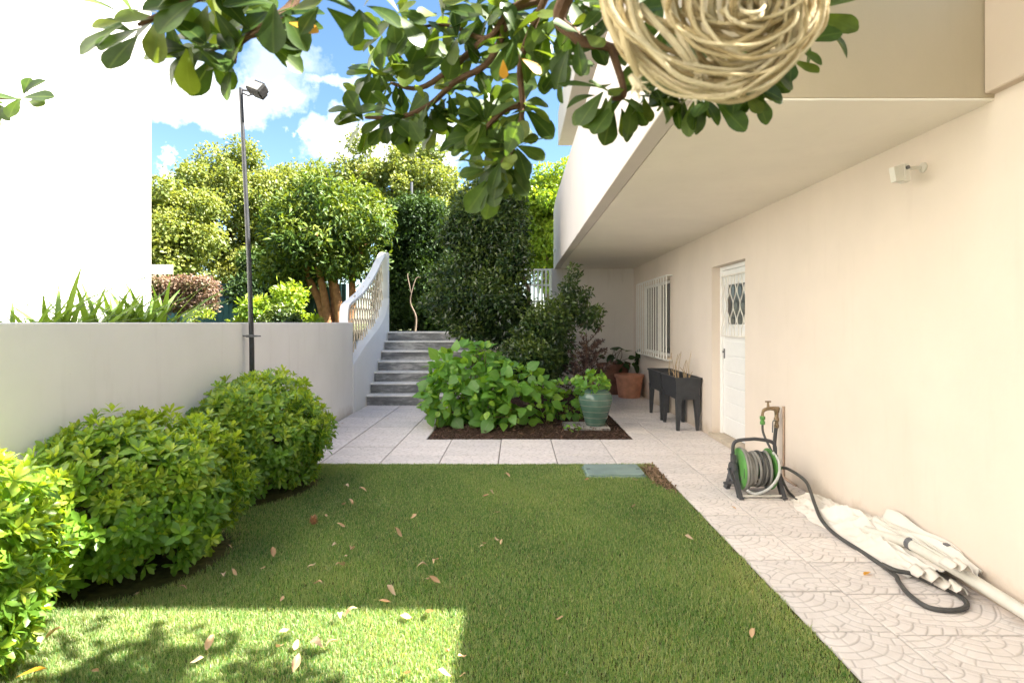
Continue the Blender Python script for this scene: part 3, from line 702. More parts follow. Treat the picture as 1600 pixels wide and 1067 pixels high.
def arch_mesh(wd, ht):
    mb = MB(); n = 10; th = 0.021; V = []; Fc = []
    for i in range(n + 1):
        a = math.pi * i / n
        co, si = -math.cos(a), math.sin(a) ** 0.75
        for x in (-0.008, 0.008):
            V.append((x, co * wd / 2, si * ht)); V.append((x, co * (wd / 2 - th), max(0, si * (ht - th))))
    for i in range(n):
        b0 = 4 * i
        Fc += [(b0, b0 + 4, b0 + 6, b0 + 2), (b0 + 1, b0 + 3, b0 + 7, b0 + 5), (b0, b0 + 1, b0 + 5, b0 + 4), (b0 + 2, b0 + 6, b0 + 7, b0 + 3)]
    mb.add(V, Fc); return mb
proto = None
wd, ht = 0.165, 0.20
row = 0
for r_ in range(14):
    z = 0.74 + r_ * 0.188
    for c in range(20):
        y = 9.24 + (c + 0.5 * (r_ % 2)) * wd
        if y > 11.6: continue
        if z + 0.03 < interp(plin, y) - 0.06 or z + ht > interp(rail, y) + 0.06: continue
        if proto is None:
            proto = arch_mesh(wd, ht).build('lattice_tile', M['latticeclay'], bl, local=True); o = proto
        else: o = proto.copy(); C.objects.link(o)
        o.location = Vector((-2.725, y, z)) - bl.location

# ---------------------------------------------------------------- white neighbour building, lamp post
nb_ = thing('neighbour_building', 'tall blank white building in full sun beyond the low wall', 'building', (-6, 3, 1.22), kind='thing')
mb = MB(); mb.box((-12, -9, 1.2), (-4.5, 7.08, 9.5)); mb.build('wall', M['nbwhite'], nb_)
mb = MB(); mb.box((-6.0, 7.084, 2.02), (-4.27, 7.15, 2.13), 0.004); mb.build('canopy', M['white'], nb_)
mb = MB(); p = P(217, 98, 6.84); mb.tube([(-4.5, 6.84, p.z), (-4.47, 6.84, p.z), (-4.47, 6.84, p.z - .1)], 0.008, 6); mb.build('hook', M['greymetal'], nb_)
lp = thing('lamp_post', 'thin leaning black lamp post with a floodlight fixed to the low wall', 'lamp post', (-2.53, 5.47, 0))
top = P(376, 138, 5.47)
mb = MB(); mb.tube([(-2.51, 5.47, -0.05), (-2.52, 5.47, 1.2), (-2.545, 5.47, 2.0), top], [0.024, 0.023, 0.021, 0.018], 10); mb.build('pole', M['blackmetal'], lp, True)
mb = MB(); z = P(392, 525, 5.47).z
mb.box((-2.6, 5.455, z - .008), (-2.47, 5.485, z + .008), 0.002); mb.box((-2.56, 5.435, z - .012), (-2.485, 5.4495, z + .012), .002); mb.tube([(-2.47, 5.46, z), (-2.43, 5.46, z)], 0.006, 6); mb.build('clamp', M['greymetal'], lp)
mb = MB(); a = top + Vector((0, 0, -.02)); c = P(402, 140, 5.44)
mb.tube([a, a + Vector((.03, 0, .0)), c + Vector((0, .0, -.03))], 0.010, 6); mb.tube([a + Vector((0, 0, -.02)), P(388, 150, 5.45), P(398, 146, 5.44)], 0.008, 6); mb.build('arm', M['blackmetal'], lp)
rot = Matrix.Translation(c) @ Euler((R(-28), R(24), R(-18))).to_matrix().to_4x4()
mb = MB(); mb.box((-.085, -.05, -.055), (.085, .05, .055), 0.012, rot); mb.box((-.06, .0505, -.04), (.06, .085, .04), .01, rot)
for k in range(6): mb.box((-.06 + k * .022, -.04, .0555), (-.054 + k * .022, .04, .068), 0, rot)
fl = mb.build('floodlight', M['lampmetal'], lp)
mb = MB(); mb.box((-.07, -.056, -.042), (.07, -.0505, .042), .002, rot); mb.build('lens', M['lens'], fl)

# ---------------------------------------------------------------- lawn grass
soil_e = [(-2.2, 5.0, .46, .62), (-2.25, 3.45, .50, .58), (-2.5, 2.1, .42, .56)]
def lownoise(x, y):
    return (np.sin(x * 2.1 + 1.3 * np.sin(y * 1.7)) + np.sin(y * 2.7 + 1.1 * np.sin(x * 2.3 + 1)) + 0.6 * np.sin(x * 6.1 + y * 4.3)) / 2.6
def grass(n, y0, y1, hh, ww):
    x = rng.uniform(-2.58, 1.375, n); u = rng.random(n)
    y = y0 + (y1 - y0) * u ** 1.35
    keep = np.ones(n, bool)
    for (cx, cy_, rx, ry) in soil_e: keep &= ((x - cx) / rx) ** 2 + ((y - cy_) / ry) ** 2 > 0.8 + 0.35 * rng.random(n)
    keep &= ~((x > 1.19) & (y > 4.9) & (((x - 1.36) / .17) ** 2 + ((y - 5.35) / .55) ** 2 < 0.75 + .4 * rng.random(n)) & (y < 5.62))
    keep &= x < 1.352 + .02 * (rng.random(n) < .12) * rng.random(n) + 0.012 * lownoise(x * 9, y * 9)
    keep &= ~((x > .645) & (x < 1.18) & (y > 5.27) & (y < 5.66))
    keep &= y < 5.785 + 0.012 * lownoise(x * 12, y)
    x, y = x[keep], y[keep]; n = len(x)
    ln = lownoise(x, y); h = hh * (0.55 + 0.65 * rng.random(n)) * (1 + .2 * ln); h *= np.where((x > 1.25) | (y > 5.65), .8, 1)
    a = rng.uniform(0, 2 * math.pi, n); lean = rng.random(n) ** 1.3 * 0.9
    dx, dy = np.cos(a), np.sin(a); wv_ = ww * (0.6 + 0.8 * rng.random(n))
    b = rng.uniform(0, 2 * math.pi, n); sx_, sy_ = np.cos(b) * wv_ / 2, np.sin(b) * wv_ / 2
    z0 = np.full(n, -0.004)
    V = np.zeros((n, 5, 3))
    V[:, 0] = np.stack([x - sx_, y - sy_, z0], 1); V[:, 1] = np.stack([x + sx_, y + sy_, z0], 1)
    mx_, my_ = x + dx * h * lean * .35, y + dy * h * lean * .35
    V[:, 2] = np.stack([mx_ - sx_ * .8, my_ - sy_ * .8, z0 + h * .6], 1); V[:, 3] = np.stack([mx_ + sx_ * .8, my_ + sy_ * .8, z0 + h * .6], 1)
    V[:, 4] = np.stack([x + dx * h * lean, y + dy * h * lean, z0 + h * (1 - .35 * lean)], 1)
    T = np.array([[0, 1, 3], [0, 3, 2], [2, 3, 4]])[None] + (np.arange(n) * 5)[:, None, None]
    rn = 0.27 + 0.19 * ln + 0.10 * lownoise(x * 3.7 + 2, y * 3.1) + 0.12 * rng.normal(size=n); rn = np.where(rng.random(n) < 0.09 + .06 * (ln > .45), 0.7 + .3 * rng.random(n), rn)
    rn += np.where((x > 1.2) | (y > 5.6), .1, 0)
    A_ = np.repeat(np.clip(rn, 0, 1)[:, None], 5, 1); A_[:, 4] += .08; A_[:, :2] += 0.12
    return V.reshape(-1, 3), T.reshape(-1, 3), np.clip(A_, 0, 1).ravel()
V, T, A_ = grass(600000, 1.5, 5.8, 0.025, 0.0028)
o = link('grass', np_mesh('grass', V, T, M['grass'], {'rnd': A_}, True)); tag(o, 'short mown green grass of the lawn', 'grass', kind='stuff')

nc = 1500; x_ = rng.uniform(1.19, 1.36, nc); y_ = rng.uniform(4.6, 5.76, nc); kk = rng.random(nc) < np.clip(1.15 - np.hypot((1.38 - x_) / .2, (y_ - 5.38) / .62), 0, 1) * 1.6; x_, y_ = x_[kk], y_[kk]; nc = len(x_)
o = foliage('loose_soil', [leaf(1, .9, 'ovate', 2, .5, .3, .6), leaf(1, .7, 'strap', 2, .6, -.3, .8)], rng.integers(0, 2, nc), frames(np.stack([x_, y_, rng.random(nc) * .012], 1), unit(rng.normal(size=(nc, 3))), unit(rng.normal(size=(nc, 3)) + [0, 0, 1]), .012 + .022 * rng.random(nc) ** 2), M['drysoil'], None, None, True)
o['label'] = 'crumbly bare brown soil at the lawn corner beside the valve box'

# ---------------------------------------------------------------- pittosporum bushes
def rosette(seed, young):
    r = random.Random(seed); parts = []; n = r.choice((8, 9, 10))
    for i in range(n):
        ring = i % 2; a = 2 * math.pi * i / n + r.uniform(-.25, .25); el = R(22 + 38 * ring + r.uniform(-10, 10)); Ln = (0.068 - 0.016 * ring) * r.uniform(.85, 1.15)
        lf_ = leaf(Ln, Ln * r.uniform(.36, .44), 'obovate', 3, 0.25, r.uniform(.0, .25), min(1, max(0, (0.28 + 0.10 * ring + young * (.28 + .22 * ring)) + r.uniform(-.08, .08))))
        d = Vector((math.cos(a) * math.cos(el), math.sin(a) * math.cos(el), math.sin(el)))
        A = frames(np.array([[0, 0, 0.004 * ring]]), np.array([d]), np.array([[0, 0, 1.0]]), 1.0)[0]; parts.append(txf(lf_, A))
    # rosette axis is local z; a short twig below
    return tmerge(parts)
ROS = [rosette(i, 0.0) for i in range(4)] + [rosette(10 + i, 0.5) for i in range(4)] + [rosette(20 + i, 1.0) for i in range(4)]
def bush(label, center, radii, n, seed, young=0.3):
    global rng
    t_ = thing('pittosporum_bush', label, 'bush', (center[0], center[1], 0), 'rounded pittosporum bushes along the garden wall')
    c = np.array(center); rd = np.array(radii); d = sphere_dirs(n * 2); d = d[(d[:, 2] > -0.75)][:n]; n = len(d)
    lump = 1 + 0.09 * np.sin(d[:, 0] * 6 + seed) + 0.08 * np.sin(d[:, 1] * 9 + seed * 2) + 0.05 * np.sin(d[:, 2] * 8 + seed)
    layer = np.where(rng.random(n) < 0.62, 1 - 0.10 * rng.random(n), 0.62 + 0.26 * rng.random(n)); shoot = np.where(rng.random(n) < .07, 1 + .16 * rng.random(n), 1)
    # superellipsoid: fuller shoulders
    sq = d / (np.abs(d) ** 2.8).sum(1, keepdims=True) ** (1 / 2.8) * 0.96
    Pn = c + sq * rd * (lump * layer * shoot)[:, None]
    ok = (Pn[:, 2] > 0.05) & (Pn[:, 0] > -2.585); Pn, d, layer = Pn[ok], d[ok], layer[ok]; n = len(Pn)
    ax = unit(d * [1, 1, .7] + np.array([0, 0, 0.55]) + .28 * rng.normal(size=(n, 3)))
    # rosette z axis = ax
    yv = unit(np.cross(ax, unit(rng.normal(size=(n, 3)))))
    A = frames(Pn, yv, ax, 0.85 + 0.4 * rng.random(n))
    top_ = (d[:, 2] > .15) & (layer > .88)
    pr = rng.random(n); yq = np.where(top_, young + .35, young * .22)
    idx = np.where(pr < yq * .55, 8 + rng.integers(0, 4, n), np.where(pr < yq * 1.2, 4 + rng.integers(0, 4, n), rng.integers(0, 4, n)))
    tocam = unit(np.array([0, 0, EYE]) - Pn); face = (d * tocam).sum(1)
    key = np.linalg.norm(Pn - [0, 0, EYE], axis=1) - 1.2 * np.clip(face, -.3, .5) - 1.5 * (layer > .88)
    pieces('leaf_rosette', ROS, idx, A, M['pitto'], t_, 300, 'foliage', key=key)
    mb = MB()
    for k in range(26):
        dd = sphere_dirs(1)[0]; dd[2] = abs(dd[2]) * .8 + .15
        branchy(mb, (center[0] + random.uniform(-.08, .08), center[1] + random.uniform(-.1, .1), -.02), [c + dd * rd * .85], 0.014, 0.004, 0.04, 5)
    mb.build('stem', M['greybark'], t_)
    return t_
bush('rounded bright green bush beside the lamp post, furthest of the three along the wall', (-2.24, 4.98, .43), (.54, .66, .49), 1750, 1, .5)
bush('broad bright green bush in the middle of the three along the wall', (-2.30, 3.44, .385), (.53, .61, .43), 1850, 2, .65)
bush('yellowish green bush in sunlight at the near left corner of the lawn', (-2.38, 2.12, .43), (.42, .60, .49), 1500, 3, .75)

# ---------------------------------------------------------------- hydrangeas
HYD = [leaf(.145 * s, .118 * s, 'ovate', 5, .15, c * .7, r_) for s, c, r_ in ((1, .25, .35), (.9, .4, .5), (1.1, .15, .25), (.8, .3, .65), (1, .45, .45), (.7, .1, .9))]
def leafy(t_, ells, n, tms, mat, size, first=300, zmin=0.05, down=0.12, stems=10, base=None):
    PP, DD = [], []
    for (c, rd, f) in ells:
        k = int(n * f); d = sphere_dirs(k); lay = np.where(rng.random(k) < .65, 1 - .12 * rng.random(k), .5 + .38 * rng.random(k))
        PP.append(np.array(c) + d * np.array(rd) * lay[:, None]); DD.append(d)
    Pn, d = np.concatenate(PP), np.concatenate(DD)
    inside = np.zeros(len(Pn), bool); ok = Pn[:, 2] > zmin; Pn, d = Pn[ok], d[ok]; k = len(Pn)
    dr = unit(d * [1, 1, .6] + .6 * rng.normal(size=(k, 3)) + [0, 0, .1 - down])
    nr = unit(d * .75 + [0, -.2, .55] + .35 * rng.normal(size=(k, 3)))
    A = frames(Pn, dr, nr, size * (.65 + .6 * rng.random(k)))
    idx = rng.integers(0, len(tms), k)
    key = np.linalg.norm(Pn - [0, 0, EYE], axis=1) - 1.0 * np.clip((d * unit(np.array([0, 0, EYE]) - Pn)).sum(1), -.4, .6)
    pieces('leaf', tms, idx, A, mat, t_, first, 'foliage', key=key)
    mb = MB(); 
    for i in range(stems):
        j = rng.integers(0, k); branchy(mb, base or (ells[0][0][0] + random.uniform(-.1, .1), ells[0][0][1] + random.uniform(-.1, .1), 0), [Pn[j]], .009, .004, .04, 5)
    if stems: mb.build('stem', M['twig'], t_)
h = thing('hydrangea', 'large leafy green hydrangea without flowers in the mulched bed', 'shrub', (-.45, 7.85, 0))
leafy(h, [((-.68, 8.05, .56), (.55, .55, .58), .5), ((-.12, 7.85, .40), (.62, .52, .46), .36), ((-.95, 7.95, .36), (.36, .45, .36), .14)], 1050, HYD, M['hydra'], 1.15, stems=30)
h = thing('young_hydrangea', 'small dark leaved hydrangea between the large one and the green pot', 'shrub', (.72, 8.3, 0))
leafy(h, [((.70, 8.35, .30), (.28, .28, .30), 1)], 170, HYD, M['hydra'], .8, stems=12)
h = thing('seedling', 'tiny green seedling in the mulch in front of the green pot', 'plant', (.71, 7.42, 0))
leafy(h, [((.71, 7.42, .05), (.09, .06, .05), 1)], 26, HYD, M['hydra'], .33, zmin=.02, stems=4)
mb = MB(); mb.box((.62, 7.52, .005), (1.22, 7.98, .05), .01); tag(mb.build('stepping_stone', M['stone']), 'flat grey stone slab under the green pot', 'stone slab')

# glazed pot with plant
gp = thing('glazed_pot', 'green glazed ribbed jar at the corner of the bed', 'pot', (1.05, 7.72, .052))
mb = MB(); mb.lathe([(0, 0), (.125, 0), (.135, .02), (.165, .12), (.205, .24), (.228, .34), (.222, .40), (.185, .45), (.165, .468), (.172, .485), (.160, .488), (.150, .470), (.14, .42), (0, .42)], n=48)
mb.build('jar', M['glaze'], gp, True, local=True)
mb = MB(); mb.lathe([(0, .425), (.145, .43)], n=24); mb.build('soil', M['soil'], gp, local=True)
h = thing('potted_hydrangea', 'pale green hydrangea growing in the green glazed jar', 'plant', (1.02, 7.72, .48))
leafy(h, [((1.0, 7.70, .60), (.22, .2, .14), 1)], 150, HYD, M['hydra'], .62, zmin=.45, stems=10, base=(1.04, 7.72, .45))
# terracotta pots
def pot(label, loc, r, hgt, mat):
    t_ = thing('terracotta_pot', label, 'pot', loc)
    mb = MB(); mb.lathe([(0, 0), (r * .72, 0), (r * .74, .01), (r * .86, hgt * .55), (r * .93, hgt * .84), (r * .935, hgt * .86), (r * 1.0, hgt * .865), (r * 1.02, hgt * .93), (r * 1.0, hgt), (r * .9, hgt), (r * .86, hgt * .8), (0, hgt * .8)], n=44)
    mb.lathe([(r * .885, hgt * .60), (r * .90, hgt * .615), (r * .89, hgt * .63)], n=44)
    mb.build('body', mat, t_, True, local=True)
    mb = MB(); mb.lathe([(0, hgt * .81), (r * .85, hgt * .82)], n=30); mb.build('soil', M['soil'], t_, local=True)
    return t_
pot('empty orange terracotta pot beside the grey planters', (2.13, 10.95, 0), .275, .44, M['terracotta'])
pot('old dark terracotta pot in the corner behind the orange pot', (1.93, 11.55, 0), .33, .60, M['oldterracotta'])
h = thing('potted_plant', 'broad leaved plant growing in the dark terracotta pot', 'plant', (1.98, 11.5, .5))
leafy(h, [((2.05, 11.45, .72), (.36, .22, .22), 1)], 22, HYD, M['ivy'], 1.5, zmin=.5, stems=9, base=(1.95, 11.5, .5))

# planters on legs
pl = thing('raised_planter', 'dark grey raised planter with dry sticks standing nearest the white door', 'planter', (2.24, 7.9, 0), 'raised grey planters by the wall')
def tapered(mb, x0, x1, y0, y1, z0, z1, ins):
    V = [(x0 + ins, y0 + ins, z0), (x1 - ins, y0 + ins, z0), (x1 - ins, y1 - ins, z0), (x0 + ins, y1 - ins, z0), (x0, y0, z1), (x1, y0, z1), (x1, y1, z1), (x0, y1, z1)]
    mb.add(V, [(3, 2, 1, 0), (0, 1, 5, 4), (1, 2, 6, 5), (2, 3, 7, 6), (3, 0, 4, 7)])
mb = MB(); tapered(mb, -.165, .165, -.375, .375, .41, .675, .018)
V = []; 
for (i, z) in ((.0, .675), (-.012, .675), (-.012, .70), (.012, .70), (.016, .60)):
    V += [(-.165 + i, -.375 + i, z), (.165 - i, -.375 + i, z), (.165 - i, .375 - i, z), (-.165 + i, .375 - i, z)]
Fc = [(4 * k + j, 4 * k + (j + 1) % 4, 4 * (k + 1) + (j + 1) % 4, 4 * (k + 1) + j) for k in range(4) for j in range(4)]
mb.add(V, Fc); mb.build('box', M['planter'], pl, local=True)
mb = MB(); mb.add([(-.149, -.359, .615), (.149, -.359, .615), (.149, .359, .615), (-.149, .359, .615)], [(0, 1, 2, 3)]); mb.build('soil', M['soil'], pl, local=True)
for sx_ in (-1, 1):
    for sy_ in (-1, 1):
        mb = MB(); cx, cy_ = sx_ * .118, sy_ * .325
        V = []
        for z, hw in ((0, .020), (.42, .037), (.47, .042)):
            for a, b_ in ((-1, -1), (1, -1), (1, 1), (-1, 1)): V.append((cx + a * hw + sx_ * (.012 if z < .1 else 0), cy_ + b_ * hw + sy_ * (.012 if z < .1 else 0), z))
        mb.add(V, [(3, 2, 1, 0)] + [(4 * k + j, 4 * k + (j + 1) % 4, 4 * (k + 1) + (j + 1) % 4, 4 * (k + 1) + j) for k in (0, 1) for j in range(4)])
        mb.build('leg', M['planter'], pl, local=True)
p2 = copy_tree(pl); p2.location = (2.24, 8.74, 0); p2['label'] = 'empty dark grey raised planter standing under the barred window'
stk_ = sorted([(2.24 + random.uniform(-.11, .11), 7.9 + random.uniform(-.3, .3)) for _ in range(13)], key=lambda q: q[0] / q[1])
SL = ['leftmost of the row'] + [w_ + ' from the left' for w_ in 'second third fourth fifth sixth'.split()] + ['middle one of the thirteen'] + [w_ + ' from the right' for w_ in 'sixth fifth fourth third second'.split()] + ['rightmost of the row']
for i in range(13):
    x, y = stk_[i]; hh = random.choice((.22, .3, .38, .16, .42))
    mb = MB(); mb.tube(catmull([(x, y, .6), (x + random.uniform(-.02, .02), y + random.uniform(-.02, .02), .61 + hh * .5), (x + random.uniform(-.06, .06), y + random.uniform(-.05, .05), .61 + hh)], 4), [.005] * 5 + [.004] * 3 + [.003], 5)
    tag(mb.build('dry_stick', M['stick']), 'thin dry stick rooted in the planter soil, ' + SL[i], 'stick', 'dry sticks in the planter')

# ---------------------------------------------------------------- valve box lid, sensor light
vb = thing('valve_box', 'grey green plastic valve box cover at the corner of the lawn', 'box cover', (.91, 5.46, 0))
def rbox(mb, x0, x1, y0, y1, z0, z1, r, n=5):
    ring = []
    for cx, cy_, a0 in ((x1 - r, y1 - r, 0), (x0 + r, y1 - r, 90), (x0 + r, y0 + r, 180), (x1 - r, y0 + r, 270)):
        for k in range(n + 1): a = R(a0 + 90 * k / n); ring.append((cx + r * math.cos(a), cy_ + r * math.sin(a)))
    m_ = len(ring); cxm, cym = (x0 + x1) / 2, (y0 + y1) / 2
    V = [(x, y, z0) for x, y in ring] + [(x, y, z1 - .004) for x, y in ring] + [(cxm + (x - cxm) * .988, cym + (y - cym) * .985, z1) for x, y in ring]
    mb.add(V, [tuple(range(2 * m_, 3 * m_))] + [(k * m_ + i, k * m_ + (i + 1) % m_, (k + 1) * m_ + (i + 1) % m_, (k + 1) * m_ + i) for k in (0, 1) for i in range(m_)])
mb = MB(); rbox(mb, .63, 1.19, 5.26, 5.67, -.02, .012, .04); mb.build('rim', M['lid'], vb)
mb = MB(); rbox(mb, .645, 1.175, 5.275, 5.655, .012, .034, .04); mb.build('lid', M['lid'], vb)
for x in (.675, 1.145):
    mb = MB(); mb.box((x - .018, 5.46, .0335), (x + .018, 5.475, .0365), .001); mb.build('slot', M['blackmetal'], vb)
sn = thing('security_sensor', 'small cream motion sensor on a bracket high on the house wall', 'sensor', (2.43, 3.45, 2.33))
wx, wy, wz = 2.43, 3.44, 2.345
mb = MB(); mb.lathe([(0, -.002), (.03, -.002), (.03, .012), (.018, .02), (0, .02)], (0, 0, 0), 16, 'x')
mb2 = MB(); mb2.add([(wx - v[0], wy + v[1], wz + v[2]) for v in mb.v], [f[::-1] for f in mb.f])
mb2.tube([(wx - .015, wy, wz), (wx - .08, wy + .0, wz - .005), (wx - .10, wy, wz - .012)], .011, 8); mb2.build('bracket', M['polewhite'], sn, True)
rot = Matrix.Translation((wx - .15, wy - .005, wz - .035)) @ Euler((0, R(-4), R(14))).to_matrix().to_4x4() @ Matrix.Scale(.84, 4)
mb = MB(); mb.box((0.005, -.035, -.065), (.062, .035, .06), .008, rot); mb.box((.02, -.025, -.072), (.05, .025, -.0655), .003, rot); mb.build('housing', M['grille'], sn)
mb = MB(); mb.add([(.0045, -.033, -.06), (.0045, .033, -.06), (.0045, .033, .055), (.0045, -.033, .055), (-.055, -.022, -.062), (-.055, .022, -.062), (-.068, .022, .04), (-.068, -.022, .04)], [(0, 1, 2, 3), (7, 6, 5, 4), (4, 5, 1, 0), (5, 6, 2, 1), (6, 7, 3, 2), (7, 4, 0, 3)], rot); mb.build('lens', M['polewhite'], sn)
mb = MB(); q = rot @ Vector((.03, -.036, .03)); mb.tube([q, q + Vector((0, -.012, 0))], .011, 10); mb.build('screw', M['greymetal'], sn)

# ---------------------------------------------------------------- tap, hose reel, hose
tp = thing('garden_tap', 'old brass garden tap on a standpipe against the house wall', 'tap', (2.40, 5.28, 0))
ty = 5.28
mb = MB(); mb.tube([(2.418, ty - .05, -.01), (2.418, ty - .05, .66)], .011, 8); mb.tube([(2.418, ty - .05, .02), (2.415, ty - .16, .012), (2.41, ty - .3, .012)], .010, 8); mb.build('copper_pipe', M['copper'], tp, True)
mb = MB(); mb.tube(catmull([(2.385, ty, .005), (2.375, ty, .12), (2.36, ty, .3), (2.375, ty, .47)], 5), .0165, 9); mb.build('flexible_pipe', M['hose'], tp, True)
mb = MB(); mb.lathe([(.017, 0), (.022, .01), (.022, .03), (.017, .035), (.017, .06), (.023, .065), (.023, .09), (.018, .10), (.018, .14), (.024, .15), (.024, .185), (.018, .195)], (2.378, ty, .455), 14)
mb.tube([(2.40, ty, .63), (2.36, ty, .632), (2.32, ty, .634), (2.285, ty, .628)], [.019, .021, .016, .016], 10)
mb.tube(catmull([(2.29, ty, .628), (2.262, ty, .618), (2.25, ty, .59), (2.249, ty, .565)], 4), [.016] * 6 + [.013] * 7, 10)
mb.tube([(2.30, ty, .64), (2.30, ty, .69)], [.014, .008], 8); mb.build('tap_body', M['brass'], tp, True)
mb = MB(); mb.box((2.272, ty - .007, .69), (2.328, ty + .007, .703), .004); mb.build('tap_handle', M['brass'], tp)
mb = MB(); mb.tube(catmull([(2.36, ty - .02, .525), (2.345, ty - .03, .53), (2.33, ty - .03, .51), (2.328, ty - .03, .42)], 4), .006, 6); mb.build('valve_lever', M['greymetal'], tp)
mb = MB(); mb.lathe([(.014, 0), (.022, .004), (.022, .03), (.017, .034), (.017, .045), (.024, .05), (.024, .075), (.016, .08)], (2.249, ty, .485), 14); mb.build('connector', M['greenplastic'], tp, True)

rl = thing('hose_reel', 'green and grey portable hose reel standing under the tap', 'hose reel', (1.97, 4.8, 0))
xl, xr, yc, zc = 1.80, 2.15, 4.80, .205
def aframe(x, s):
    mb = MB(); th = .016
    for yb in (yc - .155, yc + .145):
        d_ = Vector((0, yb - yc, -zc)); 
        V = []
        for q, hw in ((0.0, .05), (.5, .033), (1.0, .027)):
            c = Vector((x, yc, zc)) + d_ * q
            for a, b_ in ((-1, -1), (1, -1), (1, 1), (-1, 1)): V.append((c.x + a * th, c.y + b_ * hw, max(0.002, c.z)))
        fs = [(4 * k + j, 4 * k + (j + 1) % 4, 4 * (k + 1) + (j + 1) % 4, 4 * (k + 1) + j) for k in (0, 1) for j in range(4)] + [(0, 1, 2, 3), (11, 10, 9, 8)]
        mb.add(V, fs)
        mb.box((x - .02, yb - .035, .0), (x + .02, yb + .035, .02), .005)
    mb.lathe([(0, -.022), (.055, -.022), (.06, -.012), (.06, .012), (.055, .022), (0, .022)], (x, yc, zc), 20, 'x')
    mb.box((x - .012, yc - .035, zc + .02), (x + .012, yc + .035, zc + .12), .004)
    return mb.build('side_frame', M['greyplastic'], rl, True)
f1 = aframe(xl, -1); aframe(xr, 1)
mb = MB(); mb.tube([(xl - .022, yc, zc), (xl - .04, yc, zc), (xl - .04, yc - .10, zc - .09), (xl - .04, yc - .10, zc - .09)], .011, 8); mb.tube([(xl - .035, yc - .10, zc - .09), (xl - .115, yc - .10, zc - .092)], .013, 8); mb.build('crank', M['greyplastic'], rl)
mb = MB(); mb.tube(catmull([(xl, yc, zc + .1), (xl, yc, zc + .19), (xl + .035, yc, zc + .232), (xl + .15, yc, zc + .245), (xr - .15, yc, zc + .245), (xr - .035, yc, zc + .225), (xr, yc, zc + .18), (xr, yc, zc + .1)], 6), .0145, 10); mb.build('carry_handle', M['greyplastic'], rl, True)
mb = MB()
for y in (yc - .15, yc + .14): mb.tube([(xl, y, .022), (xr, y, .022)], .0085, 8)
mb.build('base_rod', M['polewhite'], rl)
for x, s in ((xl + .045, 1), (xr - .045, -1)):
    mb = MB(); mb.lathe([(.03, -.006 * s), (.13, -.008 * s), (.155, -.004 * s), (.168, .004 * s), (.168, .009 * s), (.155, .006 * s), (.10, .014 * s), (.03, .016 * s)], (x, yc, zc), 40, 'x'); mb.build('drum_disc', M['greenplastic'], rl, True)
mb = MB(); mb.lathe([(.06, 0), (.06, .26)], (xl + .045, yc, zc), 24, 'x'); mb.build('drum_core', M['greenplastic'], rl)
for k in range(20):
    x = xl + .068 + (k % 9) * .0255; rad = .105 + .028 * (k // 9) + random.uniform(-.006, .008); tl = random.uniform(-.022, .022); tl2 = random.uniform(-.015, .015)
    pts = [(x + tl * math.cos(a) + tl2 * math.sin(a), yc + rad * math.cos(a), zc + rad * math.sin(a)) for a in [2 * math.pi * i / 36 for i in range(36)]]
    mb = MB(); mb.tube(pts, .0115, 8, closed=True); mb.build('hose_coil', M[random.choice(('hosegrey', 'hosegrey', 'hose', 'hosepale'))], rl, True)
mb = MB(); mb.tube(catmull([(xr - .05, yc - .07, zc + .15), (xr - .03, yc - .13, zc + .09), (xr - .05, yc - .175, zc - .01), (xr - .12, yc - .175, zc - .11), (xr - .22, yc - .15, zc - .165), (xr - .28, yc - .11, zc - .15)], 6), .0115, 9); mb.build('loose_hose', M['hosepale'], rl, True)
mb = MB(); mb.tube([(xr + .02, yc, zc), (xr + .05, yc - .02, zc + .012)], .013, 8); mb.build('outlet', M['greenplastic'], rl)
hs_ = thing('garden_hose', 'dark grey garden hose looping from the reel along the canvas', 'hose', (2.15, 4, 0))
loop = [G(px, py, .013) for px, py in ((1396, 896), (1404, 908), (1420, 928), (1450, 948), (1485, 953), (1508, 949), (1508, 938), (1488, 924), (1455, 910), (1425, 901), (1400, 899), (1378, 890))]
loop[9].z = .03; loop[10].z = .042; loop[11].z = .045
path = [Vector((xr + .05, yc - .02, zc + .012)), Vector((2.235, 4.75, .215)), Vector((2.28, 4.66, .185)), Vector((2.285, 4.55, .16)), Vector((2.24, 4.40, .135)), Vector((2.17, 4.2, .10)), Vector((2.115, 4.0, .05)), Vector((2.105, 3.8, .02)), Vector((2.12, 3.5, .013))] + loop
mb = MB(); mb.tube(catmull(path, 7), .0125, 9); mb.build('hose', M['hose'], hs_, True)
mb = MB(); mb.tube(catmull([(2.249, ty, .49), (2.252, ty - .02, .40), (2.262, ty - .2, .25), (2.26, 4.95, .12), (2.25, 4.80, .03), (2.24, 4.68, .013), (2.22, 4.5, .013), (2.25, 4.35, .013)], 6), .0105, 9); mb.build('feed_hose', M['hose'], hs_, True)

